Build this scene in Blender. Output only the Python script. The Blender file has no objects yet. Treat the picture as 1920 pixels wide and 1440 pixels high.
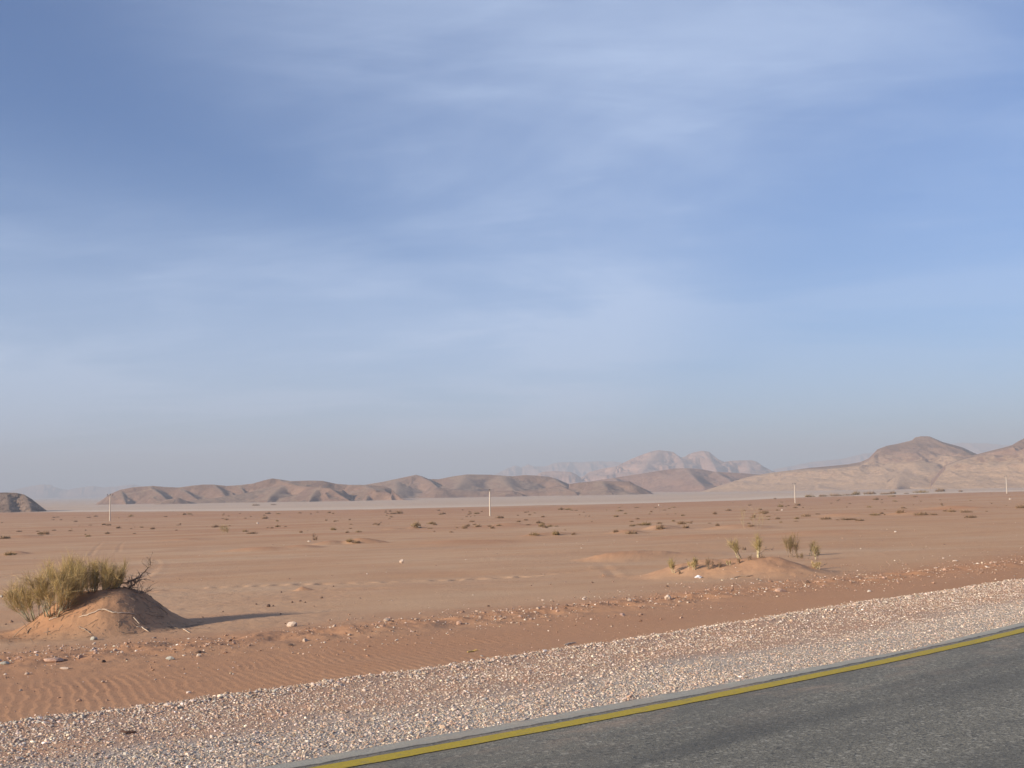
import bpy, math, random
import numpy as np
from mathutils import Matrix, Vector

rng = np.random.default_rng(7)
random.seed(7)
sc = bpy.context.scene
COL = sc.collection

# ------------------------------------------------------------------ camera frame
F = 2100.0                       # focal length in units of a 1920 px wide picture
PITCH = math.atan(195 / 2100)
ROLL = math.radians(0.9)
CZ = 1.7                         # eye height above the asphalt
FW = np.array([0, math.cos(PITCH), math.sin(PITCH)])
_u0 = np.array([0, -math.sin(PITCH), math.cos(PITCH)])
_r0 = np.array([1.0, 0, 0])
UP = _u0 * math.cos(ROLL) + _r0 * math.sin(ROLL)
RT = _r0 * math.cos(ROLL) - _u0 * math.sin(ROLL)
CAM = np.array([0, 0, CZ])


def ray(px, py):
    return (px - 960) / F * RT + (720 - py) / F * UP + FW


def at_depth(px, py, Y):
    d = ray(px, py)
    return CAM + d * (Y / d[1])


# ------------------------------------------------------------------ numpy noise
def _hash(ix, iy, seed):
    h = np.sin(ix * 127.1 + iy * 311.7 + seed * 74.7) * 43758.5453
    return h - np.floor(h)


def vnoise(x, y, seed=0):
    ix, iy = np.floor(x), np.floor(y)
    fx, fy = x - ix, y - iy
    fx = fx * fx * fx * (fx * (fx * 6 - 15) + 10)
    fy = fy * fy * fy * (fy * (fy * 6 - 15) + 10)
    a, b = _hash(ix, iy, seed), _hash(ix + 1, iy, seed)
    c, d = _hash(ix, iy + 1, seed), _hash(ix + 1, iy + 1, seed)
    return (a + (b - a) * fx + (c - a) * fy + (a - b - c + d) * fx * fy) * 2 - 1


def fbm(x, y, oct=4, seed=0, gain=0.5):
    s, a, n = 0, 1.0, 0
    for i in range(oct):
        s = s + a * vnoise(x + i * 17.3, y - i * 9.1, seed + i)
        n += a
        a *= gain
        x, y = x * 0.8 * 2 + y * 0.6 * 2, y * 0.8 * 2 - x * 0.6 * 2
    return s / n


def sstep(a, b, x):
    t = np.clip((x - a) / (b - a), 0, 1)
    return t * t * (3 - 2 * t)


# ------------------------------------------------------------------ the road's own frame
TH = math.radians(49.97)
E1 = np.array([math.sin(TH), math.cos(TH)])      # along the road
E2 = np.array([-math.cos(TH), math.sin(TH)])     # away from the road, into the desert
S0 = 6.03


def bend(t):
    u = t - 8.0
    return 0.0078 * u * u / np.sqrt(1 + (u / 9.0) ** 4)


def road_tq(x, y):
    t = x * E1[0] + y * E1[1]
    q = x * E2[0] + y * E2[1] - S0 - bend(t)
    return t, q


def road_xy(t, q):
    s = q + S0 + bend(t)
    return t * E1[0] + s * E2[0], t * E1[1] + s * E2[1]


ASPH = 0.315          # asphalt edge, metres beyond the yellow line
GRAV = 3.42          # outer edge of the gravel


def grav_edge(t):
    return GRAV + 0.10 * fbm(t * 0.45, t * 0 + 3.3, 3, 55) + 0.05 * vnoise(t * 2.2, t * 0, 56)


PQ = [-400, -7.6, -4, 0, 3.4, 5, 9, 25, 80, 160, 260, 340, 600, 1500, 4500, 12500]
PZ = [-9, -.2, -.02, -.02, -.115, -.2, -.32, -.78, -2.3, -4.2, -6.05, -6.75, -8.2, -12, -18, -25]


def g_base(x, y):
    r = np.hypot(x, y)
    t, q = road_tq(x, y)
    qq = np.where(q > 3, np.maximum(q, .2 * r), q)
    lq = np.sign(qq) * np.log1p(np.abs(qq))
    z = np.interp(lq, np.sign(PQ) * np.log1p(np.abs(PQ)), PZ)
    z = z + 1.3 * sstep(120, 250, x) * sstep(200, 400, y) * (1 - sstep(900, 1600, y))
    return z


RS = np.concatenate([np.geomspace(4, 60, 900), np.geomspace(60.2, 12000, 1500)])


def unproject(px, py, gf):
    d = ray(px, py)
    k = RS / np.hypot(d[0], d[1])
    P = CAM[None] + d[None] * k[:, None]
    diff = P[:, 2] - gf(P[:, 0], P[:, 1])
    i = int(np.argmax(diff < 0))
    if i == 0:
        i = len(RS) - 1
    f = diff[i - 1] / (diff[i - 1] - diff[i])
    return P[i - 1] + (P[i] - P[i - 1]) * f


def ub(px, py):
    return unproject(px, py, g_base)


# ------------------------------------------------------------------ mounds, tracks
# (pixel of the mound's middle, height, radius left, right, depth)
_m = ub(222, 1183)
BIGM = (_m[0] - .18, _m[1] + 0.50, .66, 1.5, 1.20, 1.7)
BIGM2 = (_m[0] - .66, _m[1] + 0.58, .61, 1.45, 1.4, 1.4)
BIGM3 = (_m[0] - .95, _m[1] + 0.5, .26, 1.2, 1.3, 1.2)
LUMPS = []
for (px, py, h, rl, rr, rd) in [
    (1462, 1079, .36, 3.2, 1.6, 2.1), (1300, 1081, .20, 1.5, 2.2, 1.6),
    (480, 1034, .22, 3.2, 2.6, 2.4), (556, 1030, .22, 2.2, 1.8, 3.0), (610, 1022, .25, 1.6, 2.2, 4),
    (672, 1020, .40, 1.5, 2.4, 2.0), (1160, 1052, .22, 1.6, 2.4, 2.2), (1240, 1047, .14, 2, 3, 3),
    (565, 1108, .09, .25, .35, .25), (1040, 1004, .22, 2.4, 2.4, 3), (1000, 1006, .15, 1.5, 1.5, 2),
    (775, 990, .25, 2.5, 2.5, 4), (735, 992, .2, 2.5, 2.0, 4), (1400, 992, .3, 3.5, 3.5, 5),
    (950, 985, .3, 4, 4, 6), (1180, 1000, .25, 2, 2, 4), (1240, 993, .35, 1.5, 3, 5),
    (1600, 968, .35, 4, 5, 8), (1730, 965, .35, 4, 4, 8), (1820, 955, .5, 5, 6, 12),
    (330, 1015, .2, 4, 4, 5), (30, 1008, .3, 3, 3, 5), (20, 1040, .2, 1.2, 1.2, 1.5),
    (860, 1020, .15, 4, 5, 6), (1320, 1010, .15, 5, 5, 6), (1560, 1002, .15, 4, 6, 6), (700, 960, .5, 12, 14, 20),
    (400, 962, .5, 14, 14, 22), (1100, 952, .5, 16, 14, 22),
]:
    c = ub(px, py)
    LUMPS.append((c[0], c[1] + rd * .5, h, rl, rr, rd))


def poly_world(pts):
    return np.array([ub(*p)[:2] for p in pts])


TREAD = poly_world([(250, 1113), (380, 1104), (500, 1099), (740, 1090), (860, 1085), (980, 1080), (1130, 1066)])
GROOVES = [poly_world(p) for p in (
    [(170, 1040), (180, 1028), (192, 1016)], [(222, 1034), (226, 1022), (235, 1013)],
    [(262, 1090), (283, 1068), (283, 1056), (276, 1049)], [(275, 1082), (294, 1066), (296, 1056), (290, 1050)],
    [(-20, 1088), (40, 1074), (85, 1066)], [(-30, 1108), (20, 1106)], [(1130, 1060), (1150, 1075), (1156, 1082)],
    [(470, 1112), (700, 1102), (980, 1090), (1140, 1078)], [(470, 1124), (640, 1118)])]


def dist_poly(x, y, P):
    best = np.full(x.shape, 1e9)
    along = np.zeros(x.shape)
    L = 0
    for a, b in zip(P[:-1], P[1:]):
        ab = b - a
        l = np.hypot(*ab)
        u = np.clip(((x - a[0]) * ab[0] + (y - a[1]) * ab[1]) / (l * l), 0, 1)
        d = np.hypot(x - a[0] - u * ab[0], y - a[1] - u * ab[1])
        m = d < best
        best = np.where(m, d, best)
        along = np.where(m, L + u * l, along)
        L += l
    return best, along


def bump(x, y, m, warp=0):
    cx, cy, h, rl, rr, rd = m
    dx, dy = x - cx, y - cy
    tx = np.where(dx < 0, dx / rl, dx / rr)
    d = np.hypot(tx, dy / rd)
    d = d * (1 + warp)
    return h * .5 * (1 + np.cos(np.pi * np.clip(d, 0, 1)))


def berm_q(t):
    return np.interp(t, [4, 7.4, 11.5, 14.5, 18.5, 27, 40], [8.4, 8.0, 7.35, 6.9, 6.6, 5.9, 5.9])


def g_full(x, y):
    x, y = np.asarray(x, float), np.asarray(y, float)
    shape = x.shape
    x, y = x.ravel(), y.ravel()
    z = g_base(x, y)
    r = np.hypot(x, y)
    t, q = road_tq(x, y)
    ge = grav_edge(t)
    z = z - .10 * (1 - sstep(-.28, -.02, q - ge)) * (q > -9)
    off = sstep(3.6, 6, q)
    z = z + off * (.018 * fbm(x / 2.2, y / 2.2, 4, 1) * (1 - sstep(60, 120, r)))
    z = z + sstep(16, 40, r) * .05 * fbm(x / 9, y / 9, 3, 5) * (1 - sstep(300, 700, r))
    z = z + sstep(50, 160, r) * .16 * fbm(x / 46, y / 46, 3, 9) * (1 - sstep(400, 620, r))
    near = r < 120
    if near.any():
        xn, yn, tn, qn, rn = x[near], y[near], t[near], q[near], r[near]
        dz = np.zeros(xn.shape)
        # stony berm of old spoil running along the road
        bd = (qn - berm_q(tn)) / .85
        bm = np.exp(-bd * bd)
        dz += bm * (.035 + .065 * fbm(xn / .45, yn / .45, 5, 21) + .03 * fbm(xn / 2, yn / 2, 2, 23))
        # fine trampled texture
        pat = sstep(.0, .5, fbm(xn / 5, yn / 5, 2, 31))
        dz += .009 * fbm(xn / .22, yn / .22, 3, 33) * (.3 + pat) * sstep(4.2, 5.5, qn) * (1 - sstep(35, 70, rn))
        # wind ripples between gravel and berm
        rm = sstep(3.45, 3.7, qn) * (1 - sstep(5.2, 7.2, qn + .6 * fbm(xn / 1.5, yn / 1.5, 2, 41)))
        rm *= np.interp(tn, [-5, 9, 13, 19], [1, 1, .55, .12])
        ph = (xn * .90 + yn * .42) / .104 * 2 * np.pi
        ph += 4.2 * fbm(xn / .9, yn / .9, 2, 43) + 2.0 * fbm(xn / .3, yn / .3, 2, 45)
        sw = .5 + .5 * np.sin(ph + .5 * np.sin(ph))
        dz += rm * .0048 * (sw ** 1.4) * (.55 + .45 * fbm(xn / .7, yn / .7, 2, 47))
        # tyre tracks
        d, al = dist_poly(xn, yn, TREAD)
        w = np.exp(-(d / .28) ** 2)
        dz += w * (.036 * np.sin(al / .55 * 2 * np.pi + 2 * fbm(xn, yn, 2, 51)) * (.6 + .6 * fbm(xn / .5, yn / .5, 2, 52)) - .012)
        dz += .03 * np.exp(-((d - .45) / .16) ** 2) * (.5 + .5 * fbm(xn / 1.2, yn / 1.2, 2, 53))
        for G in GROOVES:
            d, al = dist_poly(xn, yn, G)
            dz += (-.016 * np.exp(-(d / .12) ** 2) + .009 * np.exp(-((d - .26) / .12) ** 2)) * (.6 + .6 * fbm(xn / .8, yn / .8, 2, 57))
        # the shrub mound
        wp = .10 * fbm(xn / .8, yn / .8, 3, 61)
        b = np.maximum(np.maximum(bump(xn, yn, BIGM, wp), bump(xn, yn, BIGM2, wp)), bump(xn, yn, BIGM3, wp))
        dz += b + sstep(.02, .3, b) * (.045 * fbm(xn / .35, yn / .35, 4, 63) + .016 * np.abs(fbm(xn / .09, yn / .09, 3, 65)))
        z[near] += dz
    for m in LUMPS:
        k = (np.abs(x - m[0]) < 1.3 * max(m[3], m[4])) & (np.abs(y - m[1]) < 1.3 * m[5])
        if k.any():
            rgh = .035 * fbm(x[k] / .5, y[k] / .5, 4, 73) if m[1] < 45 else 0
            bb = bump(x[k], y[k], m, .18 * fbm(x[k] / (m[3] * .45), y[k] / (m[3] * .45), 3, 71))
            z[k] += bb + rgh * sstep(.02, .12, bb)
    return z.reshape(shape)


def up_(px, py):
    return unproject(px, py, g_full)


def gz(x, y):
    return float(g_full(np.array([x]), np.array([y]))[0])


# ------------------------------------------------------------------ mesh helpers
def np_mesh(name, V, polys, smooth=True):
    """polys: (n,k) int array (all same size) or list of such arrays"""
    me = bpy.data.meshes.new(name)
    if not isinstance(polys, list):
        polys = [polys]
    polys = [p for p in polys if len(p)]
    loops = np.concatenate([p.ravel() for p in polys]).astype(np.int32)
    sizes = np.concatenate([np.full(len(p), p.shape[1]) for p in polys])
    starts = np.concatenate([[0], np.cumsum(sizes)[:-1]]).astype(np.int32)
    me.vertices.add(len(V))
    me.vertices.foreach_set('co', np.ascontiguousarray(V, dtype=np.float32).ravel())
    me.loops.add(len(loops))
    me.loops.foreach_set('vertex_index', loops)
    me.polygons.add(len(sizes))
    me.polygons.foreach_set('loop_start', starts)
    me.update(calc_edges=True)
    me.polygons.foreach_set('use_smooth', np.full(len(sizes), smooth, dtype=bool))
    return me


def fattr(me, name, vals):
    a = me.attributes.new(name, 'FLOAT', 'POINT')
    a.data.foreach_set('value', np.ascontiguousarray(vals, dtype=np.float32))


def cattr(me, name, rgb):
    a = me.attributes.new(name, 'FLOAT_COLOR', 'POINT')
    v = np.ones((len(rgb), 4), dtype=np.float32)
    v[:, :3] = rgb
    a.data.foreach_set('color', v.ravel())


def link(name, me, mat=None, parent=None, loc=None):
    o = bpy.data.objects.new(name, me)
    COL.objects.link(o)
    if mat is not None and me is not None and not me.materials:
        me.materials.append(mat)
    if parent is not None:
        o.parent = parent
    if loc is not None:
        o.location = loc
    return o


def tag(o, label, cat, group=None, kind=None):
    o['label'] = label
    o['category'] = cat
    if group:
        o['group'] = group
    if kind:
        o['kind'] = kind
    return o


def empty(name, loc):
    o = bpy.data.objects.new(name, None)
    COL.objects.link(o)
    o.location = loc
    o.empty_display_size = .2
    return o


def structure(name, me, mat):
    o = link(name, me, mat)
    o['kind'] = 'structure'
    return o


def grid_faces(nr, nc, keep=None):
    i = np.arange(nr * nc).reshape(nr, nc)
    f = np.stack([i[:-1, :-1], i[:-1, 1:], i[1:, 1:], i[1:, :-1]], -1).reshape(-1, 4)
    return f if keep is None else f[keep[f].any(1)]


# ------------------------------------------------------------------ material helper
class Mat:
    def __init__(self, name, rough=.9, spec=.2):
        self.m = bpy.data.materials.new(name)
        self.m.use_nodes = True
        self.nt = self.m.node_tree
        self.b = self.nt.nodes['Principled BSDF']
        self.b.inputs['Roughness'].default_value = rough
        self.b.inputs['Specular IOR Level'].default_value = spec
        self.co = None

    def n(self, t, **kw):
        nd = self.nt.nodes.new(t)
        for k, v in kw.items():
            setattr(nd, k, v)
        return nd

    def l(self, a, b):
        self.nt.links.new(a, b)

    def val(self, sock, v):
        if isinstance(v, (int, float)):
            sock.default_value = v
        elif isinstance(v, (tuple, list)):
            sock.default_value = tuple(v) + ((1,) if len(v) == 3 and len(sock.default_value) == 4 else ())
        else:
            self.l(v, sock)

    def coord(self, scale=(1, 1, 1), uv=False):
        tc = self.n('ShaderNodeTexCoord')
        src = tc.outputs['UV' if uv else 'Object']
        mp = self.n('ShaderNodeMapping')
        mp.inputs['Scale'].default_value = scale
        self.l(src, mp.inputs['Vector'])
        return mp.outputs['Vector']

    def noise(self, scale, detail=4, rough=.55, vec=None, dist=0, lo=None, hi=None):
        nz = self.n('ShaderNodeTexNoise')
        nz.inputs['Scale'].default_value = scale
        nz.inputs['Detail'].default_value = detail
        nz.inputs['Roughness'].default_value = rough
        nz.inputs['Distortion'].default_value = dist
        self.l(vec if vec is not None else self.coord(), nz.inputs['Vector'])
        o = nz.outputs['Fac']
        if lo is not None:
            o = self.ramp(o, lo, hi)
        return o

    def ramp(self, fac, lo, hi, a=0.0, b=1.0):
        mr = self.n('ShaderNodeMapRange', interpolation_type='SMOOTHSTEP')
        self.val(mr.inputs['Value'], fac)
        for k, v in (('From Min', lo), ('From Max', hi), ('To Min', a), ('To Max', b)):
            mr.inputs[k].default_value = v
        return mr.outputs['Result']

    def mix(self, fac, a, b, mode='MIX'):
        mx = self.n('ShaderNodeMix', data_type='RGBA', blend_type=mode)
        self.val(mx.inputs['Factor'], fac)
        self.val(mx.inputs['A'], a) if False else None
        ia = [s for s in mx.inputs if s.name == 'A' and s.type == 'RGBA'][0]
        ib = [s for s in mx.inputs if s.name == 'B' and s.type == 'RGBA'][0]
        self.val(ia, a)
        self.val(ib, b)
        return [s for s in mx.outputs if s.type == 'RGBA'][0]

    def math(self, op, a, b=0.0):
        m = self.n('ShaderNodeMath', operation=op)
        self.val(m.inputs[0], a)
        self.val(m.inputs[1], b)
        return m.outputs[0]

    def attr(self, name, color=False):
        a = self.n('ShaderNodeAttribute', attribute_name=name)
        return a.outputs['Color' if color else 'Fac']

    def base(self, c):
        self.val(self.b.inputs['Base Color'], c)

    def bump(self, h, strength=.5, dist=.02):
        b = self.n('ShaderNodeBump')
        b.inputs['Strength'].default_value = strength
        b.inputs['Distance'].default_value = dist
        self.val(b.inputs['Height'], h)
        self.l(b.outputs['Normal'], self.b.inputs['Normal'])


# ------------------------------------------------------------------ materials
SAND = (.52, .310, .180)
SAND_RED = (.435, .208, .108)
SAND_PALE = (.55, .362, .228)
PLAYA = (.555, .40, .295)

M = {}
m = Mat('sand', .95, .1)
big = m.noise(.05, 5, .65, m.coord((1, 1.5, 1)), .6, .38, .64)
mid = m.noise(.5, 5, .6, m.coord((.6, 1, 1)), .3, .35, .68)
c = m.mix(big, SAND, SAND_PALE)
c = m.mix(m.math('MULTIPLY', mid, .35), c, SAND_RED)
c = m.mix(m.attr('red'), c, SAND_RED)
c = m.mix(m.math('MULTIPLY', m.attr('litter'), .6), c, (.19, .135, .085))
fine = m.noise(38, 3, .7, None, 0, .3, .7)
c = m.mix(m.math('MULTIPLY', fine, .22), c, (.30, .17, .11))
far = m.noise(.11, 6, .7, m.coord((.7, 1.0, 1)), .4, .45, .7)
c = m.mix(m.math('MULTIPLY', far, .42), c, (.36, .205, .13))
# packed pale flat and its streaks
st = m.noise(.004, 5, .6, m.coord((.5, 3, 1)), .5, .3, .7)
pl = m.mix(st, PLAYA, (.49, .355, .26))
c = m.mix(m.attr('playa'), c, pl)
c = m.mix(m.attr('pale'), c, (.68, .55, .43))
m.base(c)
h = m.math('ADD', m.noise(60, 4, .7), m.math('MULTIPLY', m.noise(9, 4, .6), 2.0))
m.bump(h, .5, .012)
M['sand'] = m.m

m = Mat('gravel_bed', .95, .1)
dens = m.attr('outer')
v = m.n('ShaderNodeTexVoronoi', feature='F1')
v.inputs['Scale'].default_value = 75
m.l(m.coord(), v.inputs['Vector'])
vc = m.n('ShaderNodeSeparateColor')
m.l(v.outputs['Color'], vc.inputs[0])
peb = m.ramp(vc.outputs[0], .1, .95)
grit = m.mix(peb, (.30, .245, .195), (.54, .45, .375))
c = m.mix(dens, grit, (.42, .27, .19))
pt = m.noise(1.6, 4, .6, None, .4, .42, .62)
c = m.mix(m.math('MULTIPLY', pt, dens), c, (.46, .275, .18))
m.base(c)
m.bump(v.outputs['Distance'], .6, .008)
M['gravel_bed'] = m.m

m = Mat('stone', .85, .25)
c = m.mix(m.noise(40, 4, .7, None, 0, .3, .7), m.attr('Col', True), (.35, .24, .18))
mx = m.mix(.28, m.attr('Col', True), c)
m.base(mx)
m.bump(m.noise(60, 4, .6), .4, .01)
M['stone'] = m.m


def rock_mat(name, col, col2, scale=9):
    m = Mat(name, .88, .2)
    c = m.mix(m.noise(scale, 5, .65, None, .3, .35, .68), col, col2)
    c = m.mix(m.math('MULTIPLY', m.noise(scale * 5, 3, .7, None, 0, .45, .7), .4), c, (.28, .18, .13))
    m.base(c)
    m.bump(m.noise(scale * 3, 5, .65), .6, .02)
    return m.m


M['rock_pale'] = rock_mat('pale_rock', (.62, .49, .39), (.50, .36, .27))
M['rock_white'] = rock_mat('white_rock', (.66, .58, .49), (.54, .45, .37))
M['rock_pink'] = rock_mat('pink_rock', (.50, .33, .25), (.42, .25, .18))
M['rock_grey'] = rock_mat('grey_rock', (.40, .38, .33), (.30, .27, .23))
M['rock_dark'] = rock_mat('dark_rock', (.10, .065, .05), (.16, .10, .075))
M['clod'] = rock_mat('sand_clod', (.44, .24, .15), (.36, .20, .13))

m = Mat('asphalt', .8, .3)
uv = m.coord((1, 1, 1), True)
su = m.n('ShaderNodeSeparateXYZ')
m.l(uv, su.inputs[0])
al, ac = su.outputs[0], su.outputs[1]
sp = m.noise(95, 3, .75, None, 0, .3, .72)
c = m.mix(sp, (.056, .052, .043), (.33, .295, .225))
vo = m.n('ShaderNodeTexVoronoi', feature='F1')
vo.inputs['Scale'].default_value = 42
m.l(m.coord(), vo.inputs['Vector'])
vs = m.n('ShaderNodeSeparateColor')
m.l(vo.outputs['Color'], vs.inputs[0])
c = m.mix(m.math('MULTIPLY', m.ramp(vs.outputs[1], .82, .98), .55), c, (.44, .40, .32))
c = m.mix(m.math('MULTIPLY', m.ramp(vs.outputs[2], .84, .99), .6), c, (.035, .035, .035))
blot = m.noise(1.1, 4, .6, m.coord((.35, 2.2, 1), True), .5, .4, .68)
c = m.mix(m.math('MULTIPLY', blot, .45), c, (.085, .079, .067))
# darker wheel paths where tyres have polished and oiled the surface
wob = m.math('MULTIPLY', m.math('SUBTRACT', m.noise(.5, 2, .5, m.coord((1, .2, 1), True)), .5), .8)
for cen, wid, amt in ((-1.05, .5, .42), (-2.9, .55, .38)):
    d = m.math('ABSOLUTE', m.math('SUBTRACT', m.math('ADD', ac, wob), cen))
    band = m.ramp(d, .05, wid, 1, 0)
    brk = m.noise(.8, 4, .65, m.coord((.5, 3, 1), True), .3, .3, .65)
    c = m.mix(m.math('MULTIPLY', m.math('MULTIPLY', band, brk), amt), c, (.062, .059, .053))
c = m.mix(m.math('MULTIPLY', m.ramp(ac, -.8, .1), .18), c, (.21, .19, .155))
# the uncoated older edge outside the line
we = m.math('ADD', ac, m.math('MULTIPLY', m.math('SUBTRACT', m.noise(5, 4, .7, m.coord((1, .4, 1), True)), .5), .09))
edge = m.ramp(we, .155, .18)
c = m.mix(edge, c, m.mix(m.noise(60, 3, .7), (.27, .245, .20), (.42, .385, .315)))
crack = m.math('MULTIPLY', m.ramp(we, .125, .15), m.ramp(we, .155, .175, 1, 0))
c = m.mix(m.math('MULTIPLY', crack, .75), c, (.045, .04, .036))
dust = m.math('MULTIPLY', m.noise(2.2, 6, .7, m.coord((.5, 1.4, 1), True), .6, .46, .74), m.ramp(ac, -1.3, .25))
c = m.mix(m.math('MULTIPLY', dust, .55), c, (.40, .275, .19))
m.base(c)
m.bump(m.math('ADD', m.noise(120, 3, .7), m.math('MULTIPLY', vo.outputs['Distance'], .6)), .55, .006)
M['asphalt'] = m.m

m = Mat('yellow_paint', .7, .3)
uv = m.coord((1, 1, 1), True)
c = m.mix(m.noise(60, 4, .7, None, 0, .3, .75), (.47, .335, .022), (.34, .24, .024))
c = m.mix(m.math('MULTIPLY', m.noise(12, 5, .7, None, .3, .50, .78), .7), c, (.19, .165, .10))
m.base(c)
m.bump(m.noise(120, 3, .7), .4, .004)
M['paint'] = m.m


def hill_mat(name, rock, rock2, sand, strata=0, rscale=.02, bump=3.0, dirt=.5, sl=(.93, .985), high=0):
    m = Mat(name, .95, .1)
    geo = m.n('ShaderNodeNewGeometry')
    s = m.n('ShaderNodeSeparateXYZ')
    m.l(geo.outputs['True Normal'], s.inputs[0])
    pat = m.noise(rscale, 6, .65, m.coord((1, .6, 1.6)), .6, .34, .66)
    c = m.mix(pat, rock, rock2)
    if strata:
        ps = m.n('ShaderNodeSeparateXYZ')
        m.l(m.coord(), ps.inputs[0])
        wv = m.math('ADD', m.math('MULTIPLY', ps.outputs[2], strata), m.math('MULTIPLY', m.noise(.006, 3, .5), 5))
        sn = m.math('SINE', wv)
        c = m.mix(m.ramp(sn, -.2, .9, 0, .6), c, tuple(x * .72 for x in rock))
    nz = m.noise(rscale * 1.7, 5, .65, None, .3)
    slope = m.math('ADD', s.outputs[2], m.math('MULTIPLY', m.math('SUBTRACT', nz, .5), .12))
    sf = m.ramp(slope, sl[0], sl[1], 0, .85)
    if high:
        hn = m.math('ADD', m.attr('rise'), m.math('MULTIPLY', m.math('SUBTRACT', m.noise(rscale * .8, 5, .6, None, .5), .5), .7))
        sf = m.math('MULTIPLY', sf, m.ramp(hn, .42, .60, 1, 1 - high))
    sf = m.math('MAXIMUM', sf, m.attr('sandy'))
    c = m.mix(sf, c, sand)
    c = m.mix(m.math('MULTIPLY', m.noise(rscale * 9, 4, .7, None, 0, .42, .7), dirt), c, tuple(x * .6 for x in rock))
    m.base(c)
    m.bump(m.noise(rscale * 6, 6, .7), .6, bump)
    return m.m


M['hill_near'] = hill_mat('brown_hill_rock', (.215, .130, .098), (.275, .170, .124), (.37, .245, .17), 0, .025, 3, .45, (.94, .988))
M['hill_dark'] = hill_mat('dark_boulder_slope', (.14, .095, .076), (.30, .205, .155), (.38, .25, .17), 0, .12, 2.0, .8, (.965, .995))
M['hill_mid'] = hill_mat('mauve_hill_rock', (.245, .140, .106), (.315, .186, .138), (.41, .255, .182), 0, .016, 5, .5, (.945, .99))
M['mountain'] = hill_mat('sandstone_mountain', (.38, .212, .155), (.46, .27, .195), (.49, .30, .215), .10, .012, 6, .35)
M['hill_right'] = hill_mat('tan_hill_rock', (.225, .130, .098), (.305, .188, .135), (.52, .34, .215), .16, .018, 4, .35, (.80, .95), .8)

m = Mat('green_twig', .75, .2)
gcol = m.n('ShaderNodeAttribute', attribute_name='Col')
m.base(gcol.outputs['Color'])
M['twig'] = m.m

m = Mat('dry_wood', .85, .2)
m.base(m.mix(m.noise(30, 4, .7, None, 0, .3, .7), (.33, .245, .185), (.19, .13, .095)))
M['wood'] = m.m
m = Mat('dark_wood', .85, .2)
m.base(m.mix(m.noise(30, 4, .7, None, 0, .3, .7), (.11, .06, .045), (.06, .035, .028)))
M['dark_wood'] = m.m
m = Mat('pale_wood', .85, .2)
m.base(m.mix(m.noise(30, 4, .7, None, 0, .3, .7), (.62, .50, .39), (.42, .31, .23)))
M['pale_wood'] = m.m
m = Mat('grey_green_bark', .85, .2)
m.base(m.mix(m.noise(30, 4, .7, None, 0, .3, .7), (.40, .36, .25), (.24, .21, .14)))
M['bark'] = m.m
m = Mat('pale_bark', .85, .2)
m.base(m.mix(m.noise(30, 4, .7, None, 0, .3, .7), (.58, .50, .33), (.36, .29, .18)))
M['pale_bark'] = m.m
m = Mat('concrete', .85, .2)
m.base(m.mix(m.noise(3, 4, .7, None, 0, .3, .7), (.55, .465, .385), (.46, .385, .315)))
M['concrete'] = m.m
m = Mat('dark_metal', .6, .4)
m.base(m.mix(m.noise(8, 3, .6), (.10, .08, .075), (.15, .125, .115)))
M['metal'] = m.m
m = Mat('white_litter', .6, .3)
m.base(m.mix(m.noise(25, 3, .6, None, 0, .4, .6), (.82, .82, .84), (.60, .60, .66)))
M['litter'] = m.m
m = Mat('yellow_reed', .8, .2)
m.base(m.mix(m.noise(20, 3, .6), (.62, .42, .13), (.52, .35, .12)))
M['reed'] = m.m

# ------------------------------------------------------------------ ground sheet
inner = np.linspace(-30, 30, 1081)
outer = np.array([-180, -160, -140, -120, -100, -85, -72, -62, -54, -48, -44, -41, -38.5, -36.5, -35, -33.7, -32.5, -31.5, -30.7])
az = np.radians(np.concatenate([outer[:], inner, -outer[::-1]]))
rr = np.concatenate([[.4, 1, 1.8, 2.6, 3.4, 4.2, 5, 5.8, 6.6, 7.4],
                     np.geomspace(8.0, 30, 330), np.geomspace(30.2, 130, 170)[0:], np.geomspace(132, 700, 190),
                     np.geomspace(715, 12300, 70)])
A, Rr = np.meshgrid(az, rr)
GX, GY = Rr * np.sin(A), Rr * np.cos(A)
GZ = g_full(GX, GY)
Vg = np.stack([GX, GY, GZ], -1).reshape(-1, 3)
me = np_mesh('ground', Vg, grid_faces(len(rr), len(az)))
x, y = Vg[:, 0], Vg[:, 1]
r = np.hypot(x, y)
t, q = road_tq(x, y)
# boundary between the red plain and the pale flat, found where it lies on the ground
bpx = [(-200, 962), (0, 961), (250, 959), (480, 958), (700, 955), (960, 949), (1230, 943), (1450, 935), (1560, 931), (1700, 927), (1920, 921), (2100, 917)]
bw = [ub(*p) for p in bpx]
baz = np.array([math.atan2(p[0], p[1]) for p in bw])
brr = np.array([math.hypot(p[0], p[1]) for p in bw])
print('plain edge distances', np.round(brr))


def playa_at(x_, y_):
    return math.hypot(x_, y_) > .985 * float(np.interp(math.atan2(x_, y_), baz, brr))


rb = np.interp(np.arctan2(x, y), baz, brr) * (1 + .035 * fbm(x / 45, y / 45, 4, 81))
playa = sstep(.97, 1.025, r / rb)
pale = sstep(.99, 1.02, r / rb) * (1 - sstep(1.03, 1.30, r / rb)) * .5
red = np.zeros(len(x))
red = np.maximum(red, .75 * np.exp(-((q - berm_q(t)) / 1.5) ** 2) * (r < 80))
red = np.maximum(red, .65 * sstep(3.3, 3.6, q) * (1 - sstep(6.5, 9.5, q)))
red = np.maximum(red, .9 * (bump(x, y, (BIGM[0] - .5, BIGM[1] - .35, 1, 2.6, 2.0, 1.7)) ** .6))
for i, L in enumerate(LUMPS):
    red = np.maximum(red, (.6 if i < 2 else .6) * bump(x, y, (L[0], L[1], 1, L[3] * 1.15, L[4] * 1.15, L[5] * 1.1)) ** .7)
far_red = sstep(.45, .8, r / rb) * (1 - playa)
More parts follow.
